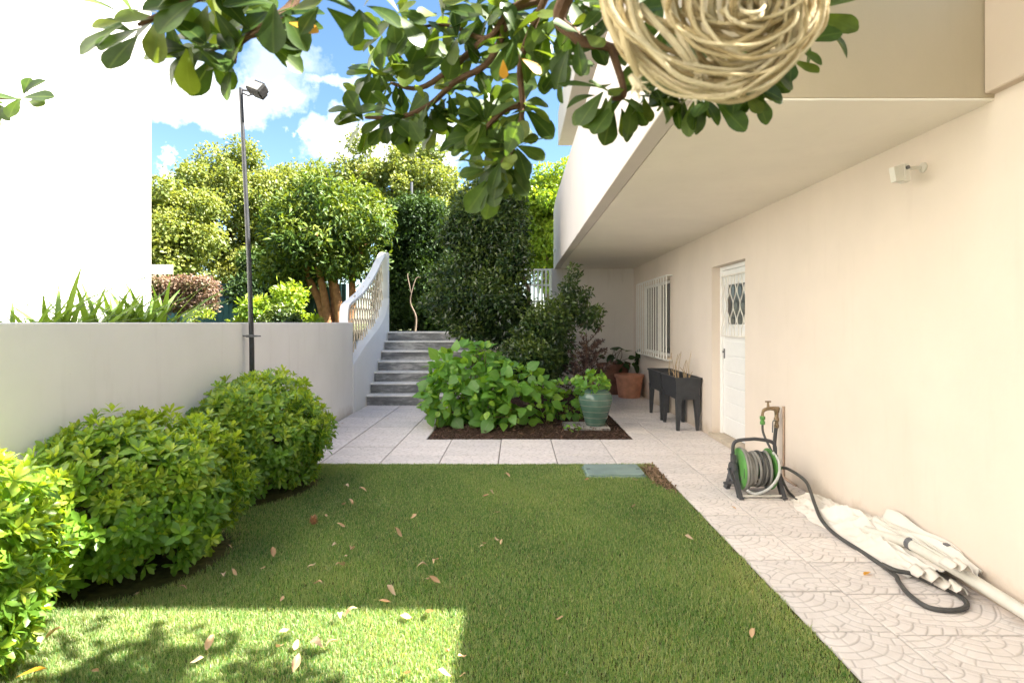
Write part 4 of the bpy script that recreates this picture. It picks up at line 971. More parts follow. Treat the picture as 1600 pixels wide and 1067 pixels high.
# ---------------------------------------------------------------- folded parasol lying by the wall
pr_ = thing('folded_parasol', 'folded cream canvas parasol with white pole lying against the house wall', 'parasol', (2.28, 3.8, 0))
nu, nv = 110, 44; vs = []
def cloth_pt(u, v, lift=0.0):
    y = 4.62 - 1.42 * u
    xo = float(np.interp(u, [0, .06, .2, .45, .75, 1.0], [2.185, 2.15, 2.125, 2.105, 2.125, 2.17])); xi = float(np.interp(u, [0, .1, 1], [2.30, 2.40, 2.415]))
    x = xo + (xi - xo) * v
    hmax = float(np.interp(u, [0, .05, .15, .3, .5, .7, .85, 1.0], [.04, .075, .08, .095, .13, .145, .14, .10]))
    z = hmax * (math.sin(math.pi * min(1, v * .62 + .0)) ** .75) if v > 0 else 0
    rg = lambda q: 1 - 2 * abs(math.sin(math.pi * q)) ** .7
    z += .017 * rg(v * 1.3 + u * .9 + .25 * math.sin(u * 7)) * min(1, v * 5) * (.35 + .65 * u)
    z += .008 * rg(v * 3.1 - u * 2.6 + .3 * math.sin(u * 9)) * min(1, v * 4) + .005 * rg(u * 9 + v * 2 + .4 * math.sin(v * 6)) * min(1, v * 4) * max(0, 1 - u * 2.2) + .006 * rg(v * 5.3 + u * 6.1 + .5 * math.sin(u * 17)) * min(1, v * 4) + .004 * rg(u * 15 - v * 4.2)
    fold = .052 * math.exp(-((u - .40 - .38 * (v - .35)) / .035) ** 2) * math.sin(math.pi * min(1, v * 1.1))
    z += fold + .03 * math.exp(-((u - .62 - .25 * (v - .6)) / .03) ** 2) * math.sin(math.pi * v) + .02 * math.exp(-((u - .12 + .2 * (v - .5)) / .025) ** 2) * math.sin(math.pi * v)
    x += .012 * math.sin(u * 31) * (1 - v) + .010 * math.sin(u * 13 + 1) * (1 - v)
    return (min(x, 2.424), y - .12 * v * (u > .9) * (u - .9) * 10 + .05 * math.sin(v * 9) * max(0, u - .85), max(.004, z) + lift)
for i in range(nu + 1):
    for j in range(nv + 1): vs.append(cloth_pt(i / nu, j / nv))
mb = MB(); mb.add(vs, [(i * (nv + 1) + j, (i + 1) * (nv + 1) + j, (i + 1) * (nv + 1) + j + 1, i * (nv + 1) + j + 1) for i in range(nu) for j in range(nv)])
can = mb.build('canopy', M['clothm'], pr_, True); md = can.modifiers.new('thickness', 'SOLIDIFY'); md.thickness = .004; md.offset = -1
# second, loose panel folded back over the ribs
vs = []
for i in range(41):
    for j in range(17):
        u, v = i / 40, j / 16
        y = 3.72 - .72 * u - .05 * v; x = 2.415 - .16 * v * (1 - .5 * u) - .02 * math.sin(u * 6); z = .20 - .02 * u - .055 * v + .022 * math.sin(v * 9 + u * 5) + .015 * math.sin(u * 11 + v * 3) - .07 * max(0, u - .8) * 5 * .5
        vs.append((min(2.423, x), y, z))
mb = MB(); mb.add(vs, [(i * 17 + j, (i + 1) * 17 + j, (i + 1) * 17 + j + 1, i * 17 + j + 1) for i in range(40) for j in range(16)])
o = mb.build('canopy_fold', M['clothm'], pr_, True); md = o.modifiers.new('thickness', 'SOLIDIFY'); md.thickness = .004
for k, (px, py, d, s) in enumerate(((1440, 895, 3.16, 1), (1462, 902, 3.10, 1.1), (1480, 914, 3.05, .9), (1498, 918, 3.0, .8), (1505, 885, 2.98, .9), (1490, 882, 3.0, .8))):
    c = P(px, py, d); vs = []; n1, n2 = 16, 8
    for i in range(n1 + 1):
        a = -.5 + 4.0 * i / n1
        for j in range(n2 + 1):
            b_ = j / n2; rr = .028 * s * (1 + .35 * b_)
            vs.append((c.x + rr * math.cos(a) - .02 + .05 * b_ * .4, c.y + .11 * b_ - .05 + .012 * math.sin(a * 2), max(.006, c.z + rr * math.sin(a) * .9 - .03 * b_ * .3)))
    mb = MB(); mb.add(vs, [(i * (n2 + 1) + j, (i + 1) * (n2 + 1) + j, (i + 1) * (n2 + 1) + j + 1, i * (n2 + 1) + j + 1) for i in range(n1) for j in range(n2)])
    o = mb.build('valance_scallop', M['clothm'], pr_, True); md = o.modifiers.new('thickness', 'SOLIDIFY'); md.thickness = .003
mb = MB(); mb.tube([(2.24, 3.7, .09), (2.285, 3.36, .135), (2.335, 3.0, .105), (2.385, 2.55, .05), (2.397, 2.0, .032), (2.397, 1.6, .032)], [.026, .030, .031, .031, .031, .031], 14); mb.build('pole', M['polewhite'], pr_, True)
for k in range(6):
    x0 = 2.26 + .022 * k; mb = MB()
    mb.tube([(x0, 3.7, .16 + .008 * (k % 3)), (x0 + .035 + .006 * k, 3.3, .165 + .01 * (k % 2)), (min(2.41, x0 + .075), 2.98 + .02 * (k % 3), .135 - .012 * (k % 3))], .0075, 7); mb.build('rib', M['polewhite'], pr_)
mb = MB(); mb.lathe([(.03, 0), (.036, .006), (.036, .03), (.03, .036)], (2.288, 3.33, .135), 14, 'y'); mb.build('hub', M['greymetal'], pr_)
mb = MB(); mb.box((2.36, 2.99, .10), (2.40, 3.04, .115), .003); mb.box((2.37, 3.18, .185), (2.395, 3.21, .195), .002); mb.build('rib_joint', M['greymetal'], pr_)

# ---------------------------------------------------------------- fallen leaves on the lawn
def fl_tm(seed, sh):
    r = random.Random(seed); tm = leaf(.075, .036, sh, 5, r.uniform(.2, .9), r.uniform(-.5, .5), r.uniform(.15, .95))
    V = tm[0]; V[:, 2] += .008 * np.sin(V[:, 1] * 70 + seed) ; V[:, 2] -= V[:, 2].min(); return tm
FLT = [fl_tm(i, ('obovate', 'ovate', 'lance')[i % 3]) for i in range(9)]
FLM = [np_mesh('fallen_leaf', tm[0], tm[1], M['fallen'], {'rnd': tm[2], 'rib': tm[3]}, True) for tm in FLT]
FL = """543 783;550 789;541 791;512 806;540 821;518 853;545 865;537 867;535 881;524 887;355 853;424 859;406 887;370 897;350 902;278 920;209 927;443 934;503 915;604 920;594 943;641 809;628 837;668 886;680 885;664 902;672 905;788 743;764 768;763 776;771 798;755 846;757 854;787 844;778 843;882 967;1181 987;1072 840;994 790;729 1022;718 1053;531 967;560 955;625 959;672 963;334 997;317 1030;154 1052;432 1008;460 1013;485 1005;512 1015;436 985;638 1057;703 1022;685 1053;920 750;997 749;1021 753;545 762;560 767;480 884;463 1030;100 990;60 1000"""
OWN = {(882, 967): 'orange tan leaf lying alone in the middle of the shaded right half of the lawn', (1181, 987): 'pale thin leaf lying near the right edge of the lawn by the paving',
       (1072, 840): 'tan leaf lying on the lawn right of centre, close to the tile path', (994, 790): 'narrow yellowish leaf standing in the grass below the valve box cover',
       (729, 1022): 'orange tan leaf just right of the edge of the sunlit patch', (718, 1053): 'orange tan leaf at the bottom edge of the picture right of the sunlit patch',
       (512, 806): 'tan leaf lying immediately right of the pine cone', (355, 853): 'reddish tan leaf lying nearest the middle bush',
       (771, 798): 'small pale leaf lying alone in the upper middle of the lawn', (788, 743): 'small pale leaf lying at the far edge of the lawn by the tiles'}
sunlit = lambda p: p.x < -.3 and p.y < 2.85
ORD = ' second third fourth fifth sixth seventh eighth ninth tenth eleventh twelfth thirteenth fourteenth fifteenth sixteenth seventeenth eighteenth nineteenth twentieth twenty-first twenty-second twenty-third twenty-fourth twenty-fifth twenty-sixth'.split(' ')
ordw = lambda k: '' if k == 0 else ORD[k] + ' '
FLP = [tuple(map(float, q.split())) for q in FL.split(';')]
lit_ = sorted([q for q in FLP if sunlit(G(q[0], q[1], .03))]); shd_ = sorted([q for q in FLP if q not in lit_])
near_ = sorted(shd_, key=lambda q: (G(q[0], q[1], .03) - G(490, 818, .02)).length)
def leaf_label(q):
    if q in lit_:
        k = lit_.index(q); m_ = len(lit_) - 1 - k
        return 'pale dry leaf in the sunlit patch of lawn, ' + ('leftmost of them' if k == 0 else 'rightmost of them' if m_ == 0 else (ordw(k) + 'from the left') if k <= m_ else (ordw(m_) + 'from the right'))
    k = near_.index(q)
    if k < 9: return 'dry tan leaf on the shaded lawn, ' + (ordw(k) + 'closest leaf to the pine cone').strip()
    k = shd_.index(q); m_ = len(shd_) - 1 - k
    return 'dry tan leaf on the shaded lawn, ' + ('leftmost of them' if k == 0 else 'rightmost of them' if m_ == 0 else (ordw(k) + 'from the left') if k <= m_ else (ordw(m_) + 'from the right'))
for i, s in enumerate(FL.split(';')):
    px, py = map(float, s.split()); p = G(px, py, .03)
    o = link('fallen_leaf', FLM[i % 9]); o.location = p - Vector((0, .0, .006)); k = random.choice((.45, .6, .7, .8, .9, 1.0)) * random.uniform(.92, 1.08)
    o.scale = (k, k, k); o.rotation_euler = (random.uniform(-.35, .35), random.uniform(-.35, .35), random.uniform(0, 6.28))
    if sunlit(p): tag(o, leaf_label((px, py)), 'leaf', 'fallen leaves in the sunlit patch')
    elif (px, py) in OWN: tag(o, OWN[(px, py)], 'leaf')
    elif py < 757 and px > 900: tag(o, {920: 'small dry leaf in front of the left end of the valve box cover', 997: 'small dry leaf in front of the right end of the valve box cover'}.get(int(px), 'small dry leaf right of the valve box cover beside the bare soil'), 'leaf', 'fallen leaves by the valve box')
    else: tag(o, leaf_label((px, py)), 'leaf', 'fallen leaves on the shaded lawn')
YL = leaf(.085, .042, 'obovate', 5, .3, .2, .5); YLM = np_mesh('fallen_leaf', YL[0], YL[1], M['overyellow'], {'rnd': YL[2], 'rib': YL[3]}, True)
o = link('fallen_leaf', YLM); o.location = G(1361, 893, .012); o.rotation_euler = (.1, .1, 2.0); o.scale = (.7, .7, .7); tag(o, 'yellow leaf lying on the paving beside the canvas parasol', 'leaf')
o = link('fallen_leaf', YLM); o.location = G(25, 1058, .04); o.rotation_euler = (.2, -.1, 5.4); o.scale = (1.05, 1.05, 1.05); tag(o, 'large yellow leaf at the foot of the nearest bush', 'leaf')
pc = thing('pine_cone', 'brown open pine cone lying on the shaded lawn', 'pine cone', tuple(G(490, 818, .02)))
mb = MB(); mb.lathe([(0, -.005), (.016, 0), (.02, .02), (.012, .045), (0, .055)], n=10)
for k in range(34):
    a = k * 2.4; z = .002 + .05 * k / 34; r0 = .024 * (1 - .6 * k / 34) + .008
    c, s_ = math.cos(a), math.sin(a)
    mb.add([(c * .01, s_ * .01, z), (c * r0 - s_ * .008, s_ * r0 + c * .008, z + .006), (c * (r0 + .006), s_ * (r0 + .006), z + .012), (c * r0 + s_ * .008, s_ * r0 - c * .008, z + .006)], [(0, 1, 2, 3)])
mb.build('scales', M['bark'], pc, local=True)
for i, (px, py) in enumerate(((605, 655), (537, 662), (532, 666), (1142, 794))):
    o = link('leaf_scrap', FLM[(i * 2) % 9]); o.location = G(px, py, .006); o.scale = (.55, .55, .4); o.rotation_euler = (.1, .1, i * 1.3); o.data = FLM[(i * 2) % 9]
    tag(o, ('dark leaf scrap on the paving in front of the steps', 'dark leaf scrap on the paving beside the garden wall, the farther', 'dark leaf scrap on the paving beside the garden wall, the nearer', 'dark leaf scrap on the tile joint in front of the hose reel')[i], 'leaf', 'leaf scraps on the paving')

# ---------------------------------------------------------------- shrubs and trees behind
def trunk(t_, base, top_, r, mat, tips=(), bend=.1, name='trunk'):
    mb = MB(); b_ = Vector(base); tp_ = Vector(top_)
    pts = catmull([b_, b_.lerp(tp_, .4) + Vector((random.uniform(-bend, bend), random.uniform(-bend, bend), 0)), b_.lerp(tp_, .75) + Vector((random.uniform(-bend, bend), 0, 0)), tp_], 5); n = len(pts)
    mb.tube(pts, [r * (1.15 - .55 * i / (n - 1)) for i in range(n)], 10)
    branchy(mb, tp_, tips, r * .55, r * .12, .15, 6)
    return mb.build(name, mat, t_, True)
# camellia in the bed
cm = thing('camellia_tree', 'tall dark glossy camellia rising from the bed next to the steps', 'tree', (.15, 9.9, 0))
cl = envelope((-.50, 10.1, 2.85), (.66, .5, 1.0), 44, .26, .3) + envelope((-.75, 9.9, 1.75), (.85, .6, .70), 30, .27, .35) + envelope((-.32, 10.1, 3.55), (.40, .3, .55), 16, .2, .2) + envelope((-.25, 9.9, 1.5), (.5, .5, .6), 12, .28, .3)
cl += [(.0, 9.9, 2.2, .25), (-.02, 9.8, 2.7, .24), (-.1, 9.9, 3.1, .22), (-.1, 9.8, 2.4, .28), (-.05, 9.8, 1.8, .28), (-1.15, 10, 2.9, .2), (-.95, 10, 3.3, .18), (.02, 9.9, 3.45, .12)]
crown('crown', cm, cl, 36000, NARROW, .085, M['camellia'], .6, fill=.3)
trunk(cm, (.16, 9.9, 0), (.2, 9.9, 2.0), .05, M['greybark'], [(c[0], c[1], c[2]) for c in cl[::9] if c[0] > -.35 and c[2] > 2.2], .05)
cs = thing('camellia_shrub', 'dark green bushy camellia shrub in front of the house end wall', 'shrub', (.35, 9.3, 0))
cl = envelope((.38, 9.2, 1.05), (.62, .5, .62), 24, .27, .3) + [(.95, 9.3, 1.75, .2), (1.05, 9.25, 1.55, .2), (.85, 9.3, 2.0, .17), (1.1, 9.3, 1.9, .10), (.92, 9.3, 2.25, .12), (.75, 9.3, 1.7, .25), (1.2, 9.2, 1.45, .17), (1.28, 9.15, 1.6, .1)]
crown('crown', cs, cl, 13000, NARROW, .075, M['camellia'], .6, fill=.3, tip=.3)
trunk(cs, (.35, 9.3, 0), (.4, 9.3, .7), .03, M['greybark'], [(c[0], c[1], c[2]) for c in cl[::2]], .03)
rs = thing('purple_shrub', 'dark purplish feathery shrub between the camellia and the terracotta pots', 'shrub', (1.08, 8.95, 0))
mb = MB(); Pn, Dn = [], []
for k in range(80):
    a = random.uniform(-.4, 2 * math.pi); zz = random.uniform(.12, 1.05); b0 = Vector((1.08 + random.uniform(-.08, .08), 8.95 + random.uniform(-.08, .08), zz)); r_ = random.uniform(.25, .5) * (1.15 - .55 * zz)
    tp_ = b0 + Vector((math.cos(a) * r_, math.sin(a) * r_, random.uniform(.08, .32))); mb.tube([b0, tp_], [.006, .002], 4)
    for q in np.linspace(.15, 1, 46): Pn.append(b0.lerp(tp_, q)); Dn.append((tp_ - b0).normalized())
Pn, Dn = np.array(Pn), np.array(Dn); n = len(Pn); dr = unit(Dn * .6 + rng.normal(size=(n, 3)) * .7)
foliage('foliage', DIA, rng.integers(0, 3, n), frames(Pn, dr, unit(rng.normal(size=(n, 3))), .035 + .02 * rng.random(n)), M['redleaf'], rs, rng.normal(size=n) * .2)
mb.tube([(1.08, 8.95, 0), (1.08, 8.95, 1.15)], [.02, .01], 7); mb.build('stem', M['twig'], rs)

# ivy-clad column tree and undergrowth at the top of the stairs
iv = thing('ivy_column', 'dome topped mass of dark ivy at the top of the steps', 'tree', (-2.35, 13.8, 1.22))
cl = [(-2.4 + .72 * math.cos(a) * (1 if z < 3.6 else .65), 13.8 + .6 * math.sin(a), z, .30) for z in np.arange(1.5, 4.1, .32) for a in np.arange(0, 6.2, .7)] + [(-2.4, 13.8, 4.15, .38), (-2.15, 13.7, 4.05, .3), (-2.7, 13.7, 4.0, .3)]
crown('crown', iv, cl, 34000, FAR, .085, M['ivy'], .2, fill=.5, tip=.1)
trunk(iv, (-2.4, 13.9, 1.2), (-2.4, 13.9, 3.6), .14, M['greybark'])
ug = thing('laurel_bush', 'deep green bush filling the shade above the top step', 'bush', (-1.7, 13.0, 1.22))
cl = envelope((-1.75, 13.2, 1.75), (.75, .5, .7), 22, .28, .3)
cl += envelope((-1.3, 13.6, 2.2), (.9, .4, 1.0), 26, .3, .2)
crown('crown', ug, cl, 22000, FAR, .085, M['ivy'], .3, fill=.4, tip=.3)
trunk(ug, (-2.2, 12.4, 1.2), (-2.28, 12.4, 2.05), .022, M['greybark'], [(-2.1, 12.6, 2.4), (-2.4, 12.7, 2.5)], .05)
# privet tree with orange trunks
pv = thing('privet_tree', 'rounded glossy tree on several orange brown trunks behind the low wall', 'tree', (-3.9, 12.3, 1.22))
cl = envelope((-4.12, 12.4, 3.32), (1.32, 1.1, 1.12), 70, .34, .55) + envelope((-4.75, 12.3, 2.5), (.6, .7, .4), 12, .28, .5)
crown('crown', pv, cl, 17000, [leaf(1, .42, 'lance', 3, .45, .3, .45), leaf(1, .36, 'lance', 3, .3, .5, .5)], .125, M['privet'], .5, fill=.35, tip=.35)
for dx, dy, tx in ((-.22, 0, -.55), (-.05, .1, -.15), (.08, -.05, .1), (.2, .1, .5), (-.12, -.1, -.3)):
    trunk(pv, (-3.82 + dx, 12.2 + dy, 1.2), (-3.95 + tx, 12.3 + dy, 2.75), .09, M['bark'], [(-3.95 + tx * 2, 12.3 + dy * 3, 3.3), (-3.95 + tx * 1.2, 12.6, 3.6)], .06)
# distant trees
def far_tree(name, label, c, rd, n, ncl, rc, mat, base, tr=.12, size=.17, limbs=5, shell=.5, bark='greybark'):
    t_ = thing(name, label, 'tree', (base[0], base[1], 1.22), 'tall leafy trees beyond the garden' if name == 'plane_tree' else None)
    cl = envelope(c, rd, int(ncl * 1.7), rc * .85, .4)
    crown('crown', t_, cl, int(n * 2.3), FAR, size * .74, mat, .5, fill=.35, tip=.2)
    pick = sorted(random.sample(cl, limbs), key=lambda q: q[2])
    trunk(t_, (base[0], base[1], 1.1), (c[0] * .5 + base[0] * .5, c[1], c[2] - rd[2] * .35), tr, M[bark], [q[:3] for q in pick], .25)
    return t_
def at(px, py, d): return tuple(P(px, py, d))
far_tree('plane_tree', 'leafy tree rising just right of the white building edge', at(255, 375, 19), (1.7, 1.5, 2.0), 12000, 46, .5, M['plane'], at(235, 470, 19))
far_tree('plane_tree', 'tall yellowish tree with two pale stems behind the lamp post', at(365, 335, 22), (2.3, 2.0, 2.6), 16000, 56, .55, M['plane'], at(358, 450, 22), .13)
far_tree('plane_tree', 'yellowish tree showing above the privet tree', at(470, 330, 24), (2.3, 2.0, 2.3), 13000, 46, .55, M['plane'], at(470, 460, 24))
far_tree('plane_tree', 'airy pale green tree against the cloud above the ivy column', at(615, 300, 23), (2.7, 2.0, 1.9), 11000, 46, .5, M['plane'], at(600, 480, 23), .13, limbs=12)
far_tree('plane_tree', 'thin crowned tree between the airy one and the camellia', at(705, 315, 25), (1.5, 1.5, 1.2), 5000, 22, .45, M['plane'], at(700, 480, 25))
far_tree('plane_tree', 'bright yellow green tree filling the gap beside the house corner', at(858, 350, 20), (1.3, 1.6, 2.1), 12000, 46, .5, M['lime'], at(860, 480, 20))
t_ = thing('dark_tree', 'low dark tree between the lamp post and the privet tree', 'tree', (-6.6, 15, 1.22))
cl = envelope(at(435, 440, 15), (1.1, .9, .75), 24, .35, .35); crown('crown', t_, cl, 13000, FAR, .095, M['ivy'], .4, tip=.3); trunk(t_, (-6.3, 15.2, 1.2), (-6.3, 15.2, 2.0), .08, M['greybark'])
# hedge, lime bush, small bush, teal fence
hd = thing('clipped_hedge', 'flat topped clipped hedge with pinkish leaves beside the white building', 'hedge', (-7.6, 13.5, 1.22))
cl = [(x, y, z, .2) for x in np.arange(-8.9, -7.1, .24) for y in (13.2, 13.5) for z in (1.85, 2.1, 2.3)]
crown('crown', hd, cl, 15000, FAR, .065, M['pinkhedge'], .4, fill=.5, tip=.25)
mb = MB()
for x in (-8.45, -8.2, -7.9, -7.5): mb.tube([(x, 13.4, 1.2), (x + .06, 13.4, 2.0)], .035, 7)
mb.build('stem', M['greybark'], hd)
lb = thing('lime_bush', 'bright lime green bush just behind the low wall right of the lamp post', 'bush', (-4.45, 10.4, 1.22))
cl = envelope((-4.45, 10.5, 1.42), (.78, .5, .52), 30, .2, .4); crown('crown', lb, cl, 9000, DIA, .10, M['lime'], .7, tip=.3)
sb = thing('grey_green_bush', 'small grey green clipped bush in front of the lime green bush', 'bush', (-4.05, 9.9, 1.22))
cl = envelope((-4.05, 9.9, 1.36), (.42, .3, .28), 16, .15, .4); crown('crown', sb, cl, 4000, FAR, .055, M['camellia'], .6, tip=.4)
for o_, xx, yy in ((lb, -4.45, 10.5), (sb, -4.05, 9.9)):
    mb = MB(); branchy(mb, (xx, yy, 1.2), [(xx + random.uniform(-.4, .4), yy + random.uniform(-.2, .2), 1.5) for _ in range(8)], .015, .005, .03, 5); mb.build('stem', M['twig'], o_)
tf = thing('teal_fence', 'teal painted board fence behind the pink hedge', 'fence', (-8, 14.4, 1.22))
for k in range(26):
    x = -9.6 + .15 * k; mb = MB(); mb.box((x, 14.4, 1.2), (x + .142, 14.425, 2.02 + .004 * (k % 3)), .004); mb.build('board', M['teal'], tf)
mb = MB(); mb.box((-9.6, 14.43, 1.9), (-5.7, 14.47, 1.97)); mb.build('rail', M['teal'], tf)
df = thing('dark_sheet_fence', 'dark green corrugated metal fence behind the lime bush', 'fence', (-7, 15.3, 1.22))
for k in range(30):
    x = -8.15 + .12 * k; mb = MB(); mb.box((x, 15.3 + .015 * (k % 2), 1.2), (x + .118, 15.34 + .015 * (k % 2), 2.45), .003); mb.build('sheet_panel', M['darkgreen'], df)
dh = thing('far_house', 'small pale house with tiled roof glimpsed between the tree stems', 'house', (-22, 45, 1.22), kind='thing')
c = at(372, 440, 45); mb = MB(); mb.box((c[0] - 1.2, 45, 1.2), (c[0] + 2.2, 49, c[2] + .15)); mb.build('wall', M['white'], dh)
mb = MB(); x0, x1, z0 = c[0] - 1.5, c[0] + 2.5, c[2] + .152; mb.add([(x0, 44.6, z0), (x1, 44.6, z0), (x1, 49.4, z0), (x0, 49.4, z0), (x0, 47, z0 + .9), (x1, 47, z0 + .9)], [(0, 1, 5, 4), (2, 3, 4, 5), (0, 4, 3), (1, 2, 5), (3, 2, 1, 0)]); mb.build('roof', M['rooftile'], dh)
sp = thing('street_pole', 'thin grey pole standing among the far trees above the ivy', 'pole', (-3.6, 19.5, 1.22)); q = P(643, 285, 19.5)
mb = MB(); mb.tube([(q.x, q.y, 1.0), (q.x, q.y, q.z)], .045, 8); mb.build('post', M['greymetal'], sp)
# strap-leaved plants behind the wall
STR = [leaf(1, .085, 'strap', 5, .25, c, r_) for c, r_ in ((.25, .4), (.5, .55), (.12, .7), (.8, .3))]
for px, hgt, n, lab in ((36, .33, 24, 'sparse strap leaved clump furthest left on top of the low wall'), (112, .40, 28, 'strap leaved clump second from the left behind the low wall'), (172, .36, 30, 'low strap leaved clump with dry stalks left of the tallest clump'), (232, .42, 44, 'tallest strap leaved clump below the corner of the white building')):
    n = int(n * 1.9); hgt *= 1.15; d = F * 3.05 / (CX - px); t_ = thing('agapanthus', lab, 'plant', (-2.95, d, 1.22), 'strap leaved plants behind the low wall')
    a = rng.uniform(0, 2 * math.pi, n); el = rng.uniform(.35, 1.35, n); dr = np.stack([np.cos(a) * np.cos(el), np.sin(a) * np.cos(el), np.sin(el)], 1)
    dr[:, 0] = np.minimum(dr[:, 0], .2); base_ = np.array([-3.05, d, 1.24]) + rng.normal(size=(n, 3)) * [.06, .12, .0]
    A = frames(base_, dr, unit(np.stack([-np.cos(a), -np.sin(a), np.ones(n)], 1)), hgt * 1.15 * (.6 + .6 * rng.random(n)))
    pieces('leaf', STR, rng.integers(0, 4, n), A, M['strap'], t_, 300)
wp = thing('flower_pot', 'small terracotta pot with a seedling in front of the teal fence', 'pot', (-5.0, 10.8, 1.22)); q = P(320, 500, 10.8); wp.location = (q.x, 10.8, 1.22)
mb = MB(); mb.lathe([(0, 0), (.16, 0), (.22, .22), (.25, .23), (.25, .28), (.2, .28), (0, .22)], n=20); mb.v = [(x * .6, y * .6, z * .6) for x, y, z in mb.v]; mb.build('body', M['terracotta'], wp, True, local=True)
cl = [(q.x - .05, 10.8, 1.6, .10), (q.x + .1, 10.8, 1.58, .08), (q.x - .25, 10.8, 1.52, .1)]; crown('crown', wp, cl, 220, DIA, .06, M['lime'], .5)

# ---------------------------------------------------------------- tree overhead
gt = thing('garden_tree', 'broad leaved evergreen tree whose branches hang over the camera', 'tree', (-.35, -1.1, 0))
mb = MB()
mb.tube(catmull([(-.35, -1.1, -.05), (-.33, -1.1, .8), (-.22, -1.0, 1.7), (-.1, -.8, 2.3)], 6), [.13 - .003 * i for i in range(19)], 12); mb.build('trunk', M['greybark'], gt, True)
D1 = 1.45
br = {'a': [(-.1, -.8, 2.3), (-.5, .1, 2.75), (-.7, .75, 2.45), P(455, -60, 1.35), P(415, 40, 1.35), P(372, 62, 1.35), P(330, 80, 1.38)],
      'a2': [P(415, 40, 1.35), P(372, 70, 1.36), P(366, 100, 1.37)], 'a3': [P(440, -20, 1.33), P(320, -5, 1.3), P(255, 22, 1.28), P(215, 40, 1.27)],
      'b': [(-.1, -.8, 2.3), (-.05, .2, 2.8), (.05, .85, 2.5), P(890, -60, 1.4), P(800, 15, 1.42), P(760, 60, 1.44), P(700, 40, 1.5), P(640, 45, 1.5)],
      'b2': [P(800, 15, 1.42), P(765, 95, 1.46), P(712, 128, 1.5), P(670, 165, 1.52), P(625, 183, 1.53), P(570, 184, 1.52)],
      'b3': [P(760, 60, 1.44), P(665, 135, 1.58), P(610, 130, 1.6)],
      'c': [P(860, -20, 1.35), P(815, 90, 1.4), P(816, 165, 1.4), P(805, 225, 1.4), P(772, 270, 1.4)], 'c2': [P(812, 165, 1.4), P(785, 175, 1.42), P(745, 215, 1.44)],
      'd': [(-.1, -.8, 2.3), (.35, .2, 2.7), (.5, .7, 2.4), P(900, -30, 1.2), P(898, 55, 1.25), P(955, 75, 1.25), P(1040, 110, 1.28), P(1100, 150, 1.3), P(1160, 140, 1.3)],
      'd2': [P(955, 75, 1.25), P(975, 145, 1.27), P(955, 155, 1.27)], 'd3': [P(1100, 150, 1.3), P(1200, 80, 1.3), P(1265, 45, 1.3)],
      'e': [(-.1, -.8, 2.3), (-.9, .1, 2.7), (-1.2, .8, 2.2), P(-60, 150, 2.3), P(0, 154, 2.3), P(34, 155, 2.3)]}
for k, pts in br.items():
    mb = MB(); q = catmull(pts, 7); n = len(q); big = k in 'abde'
    mb.tube(q, [(.03 if big else .0058) * (1 - i / (n - 1)) ** (1.6 if big else .5) + .0032 for i in range(n)], 8); mb.build('branch', M['twig'], gt, True)
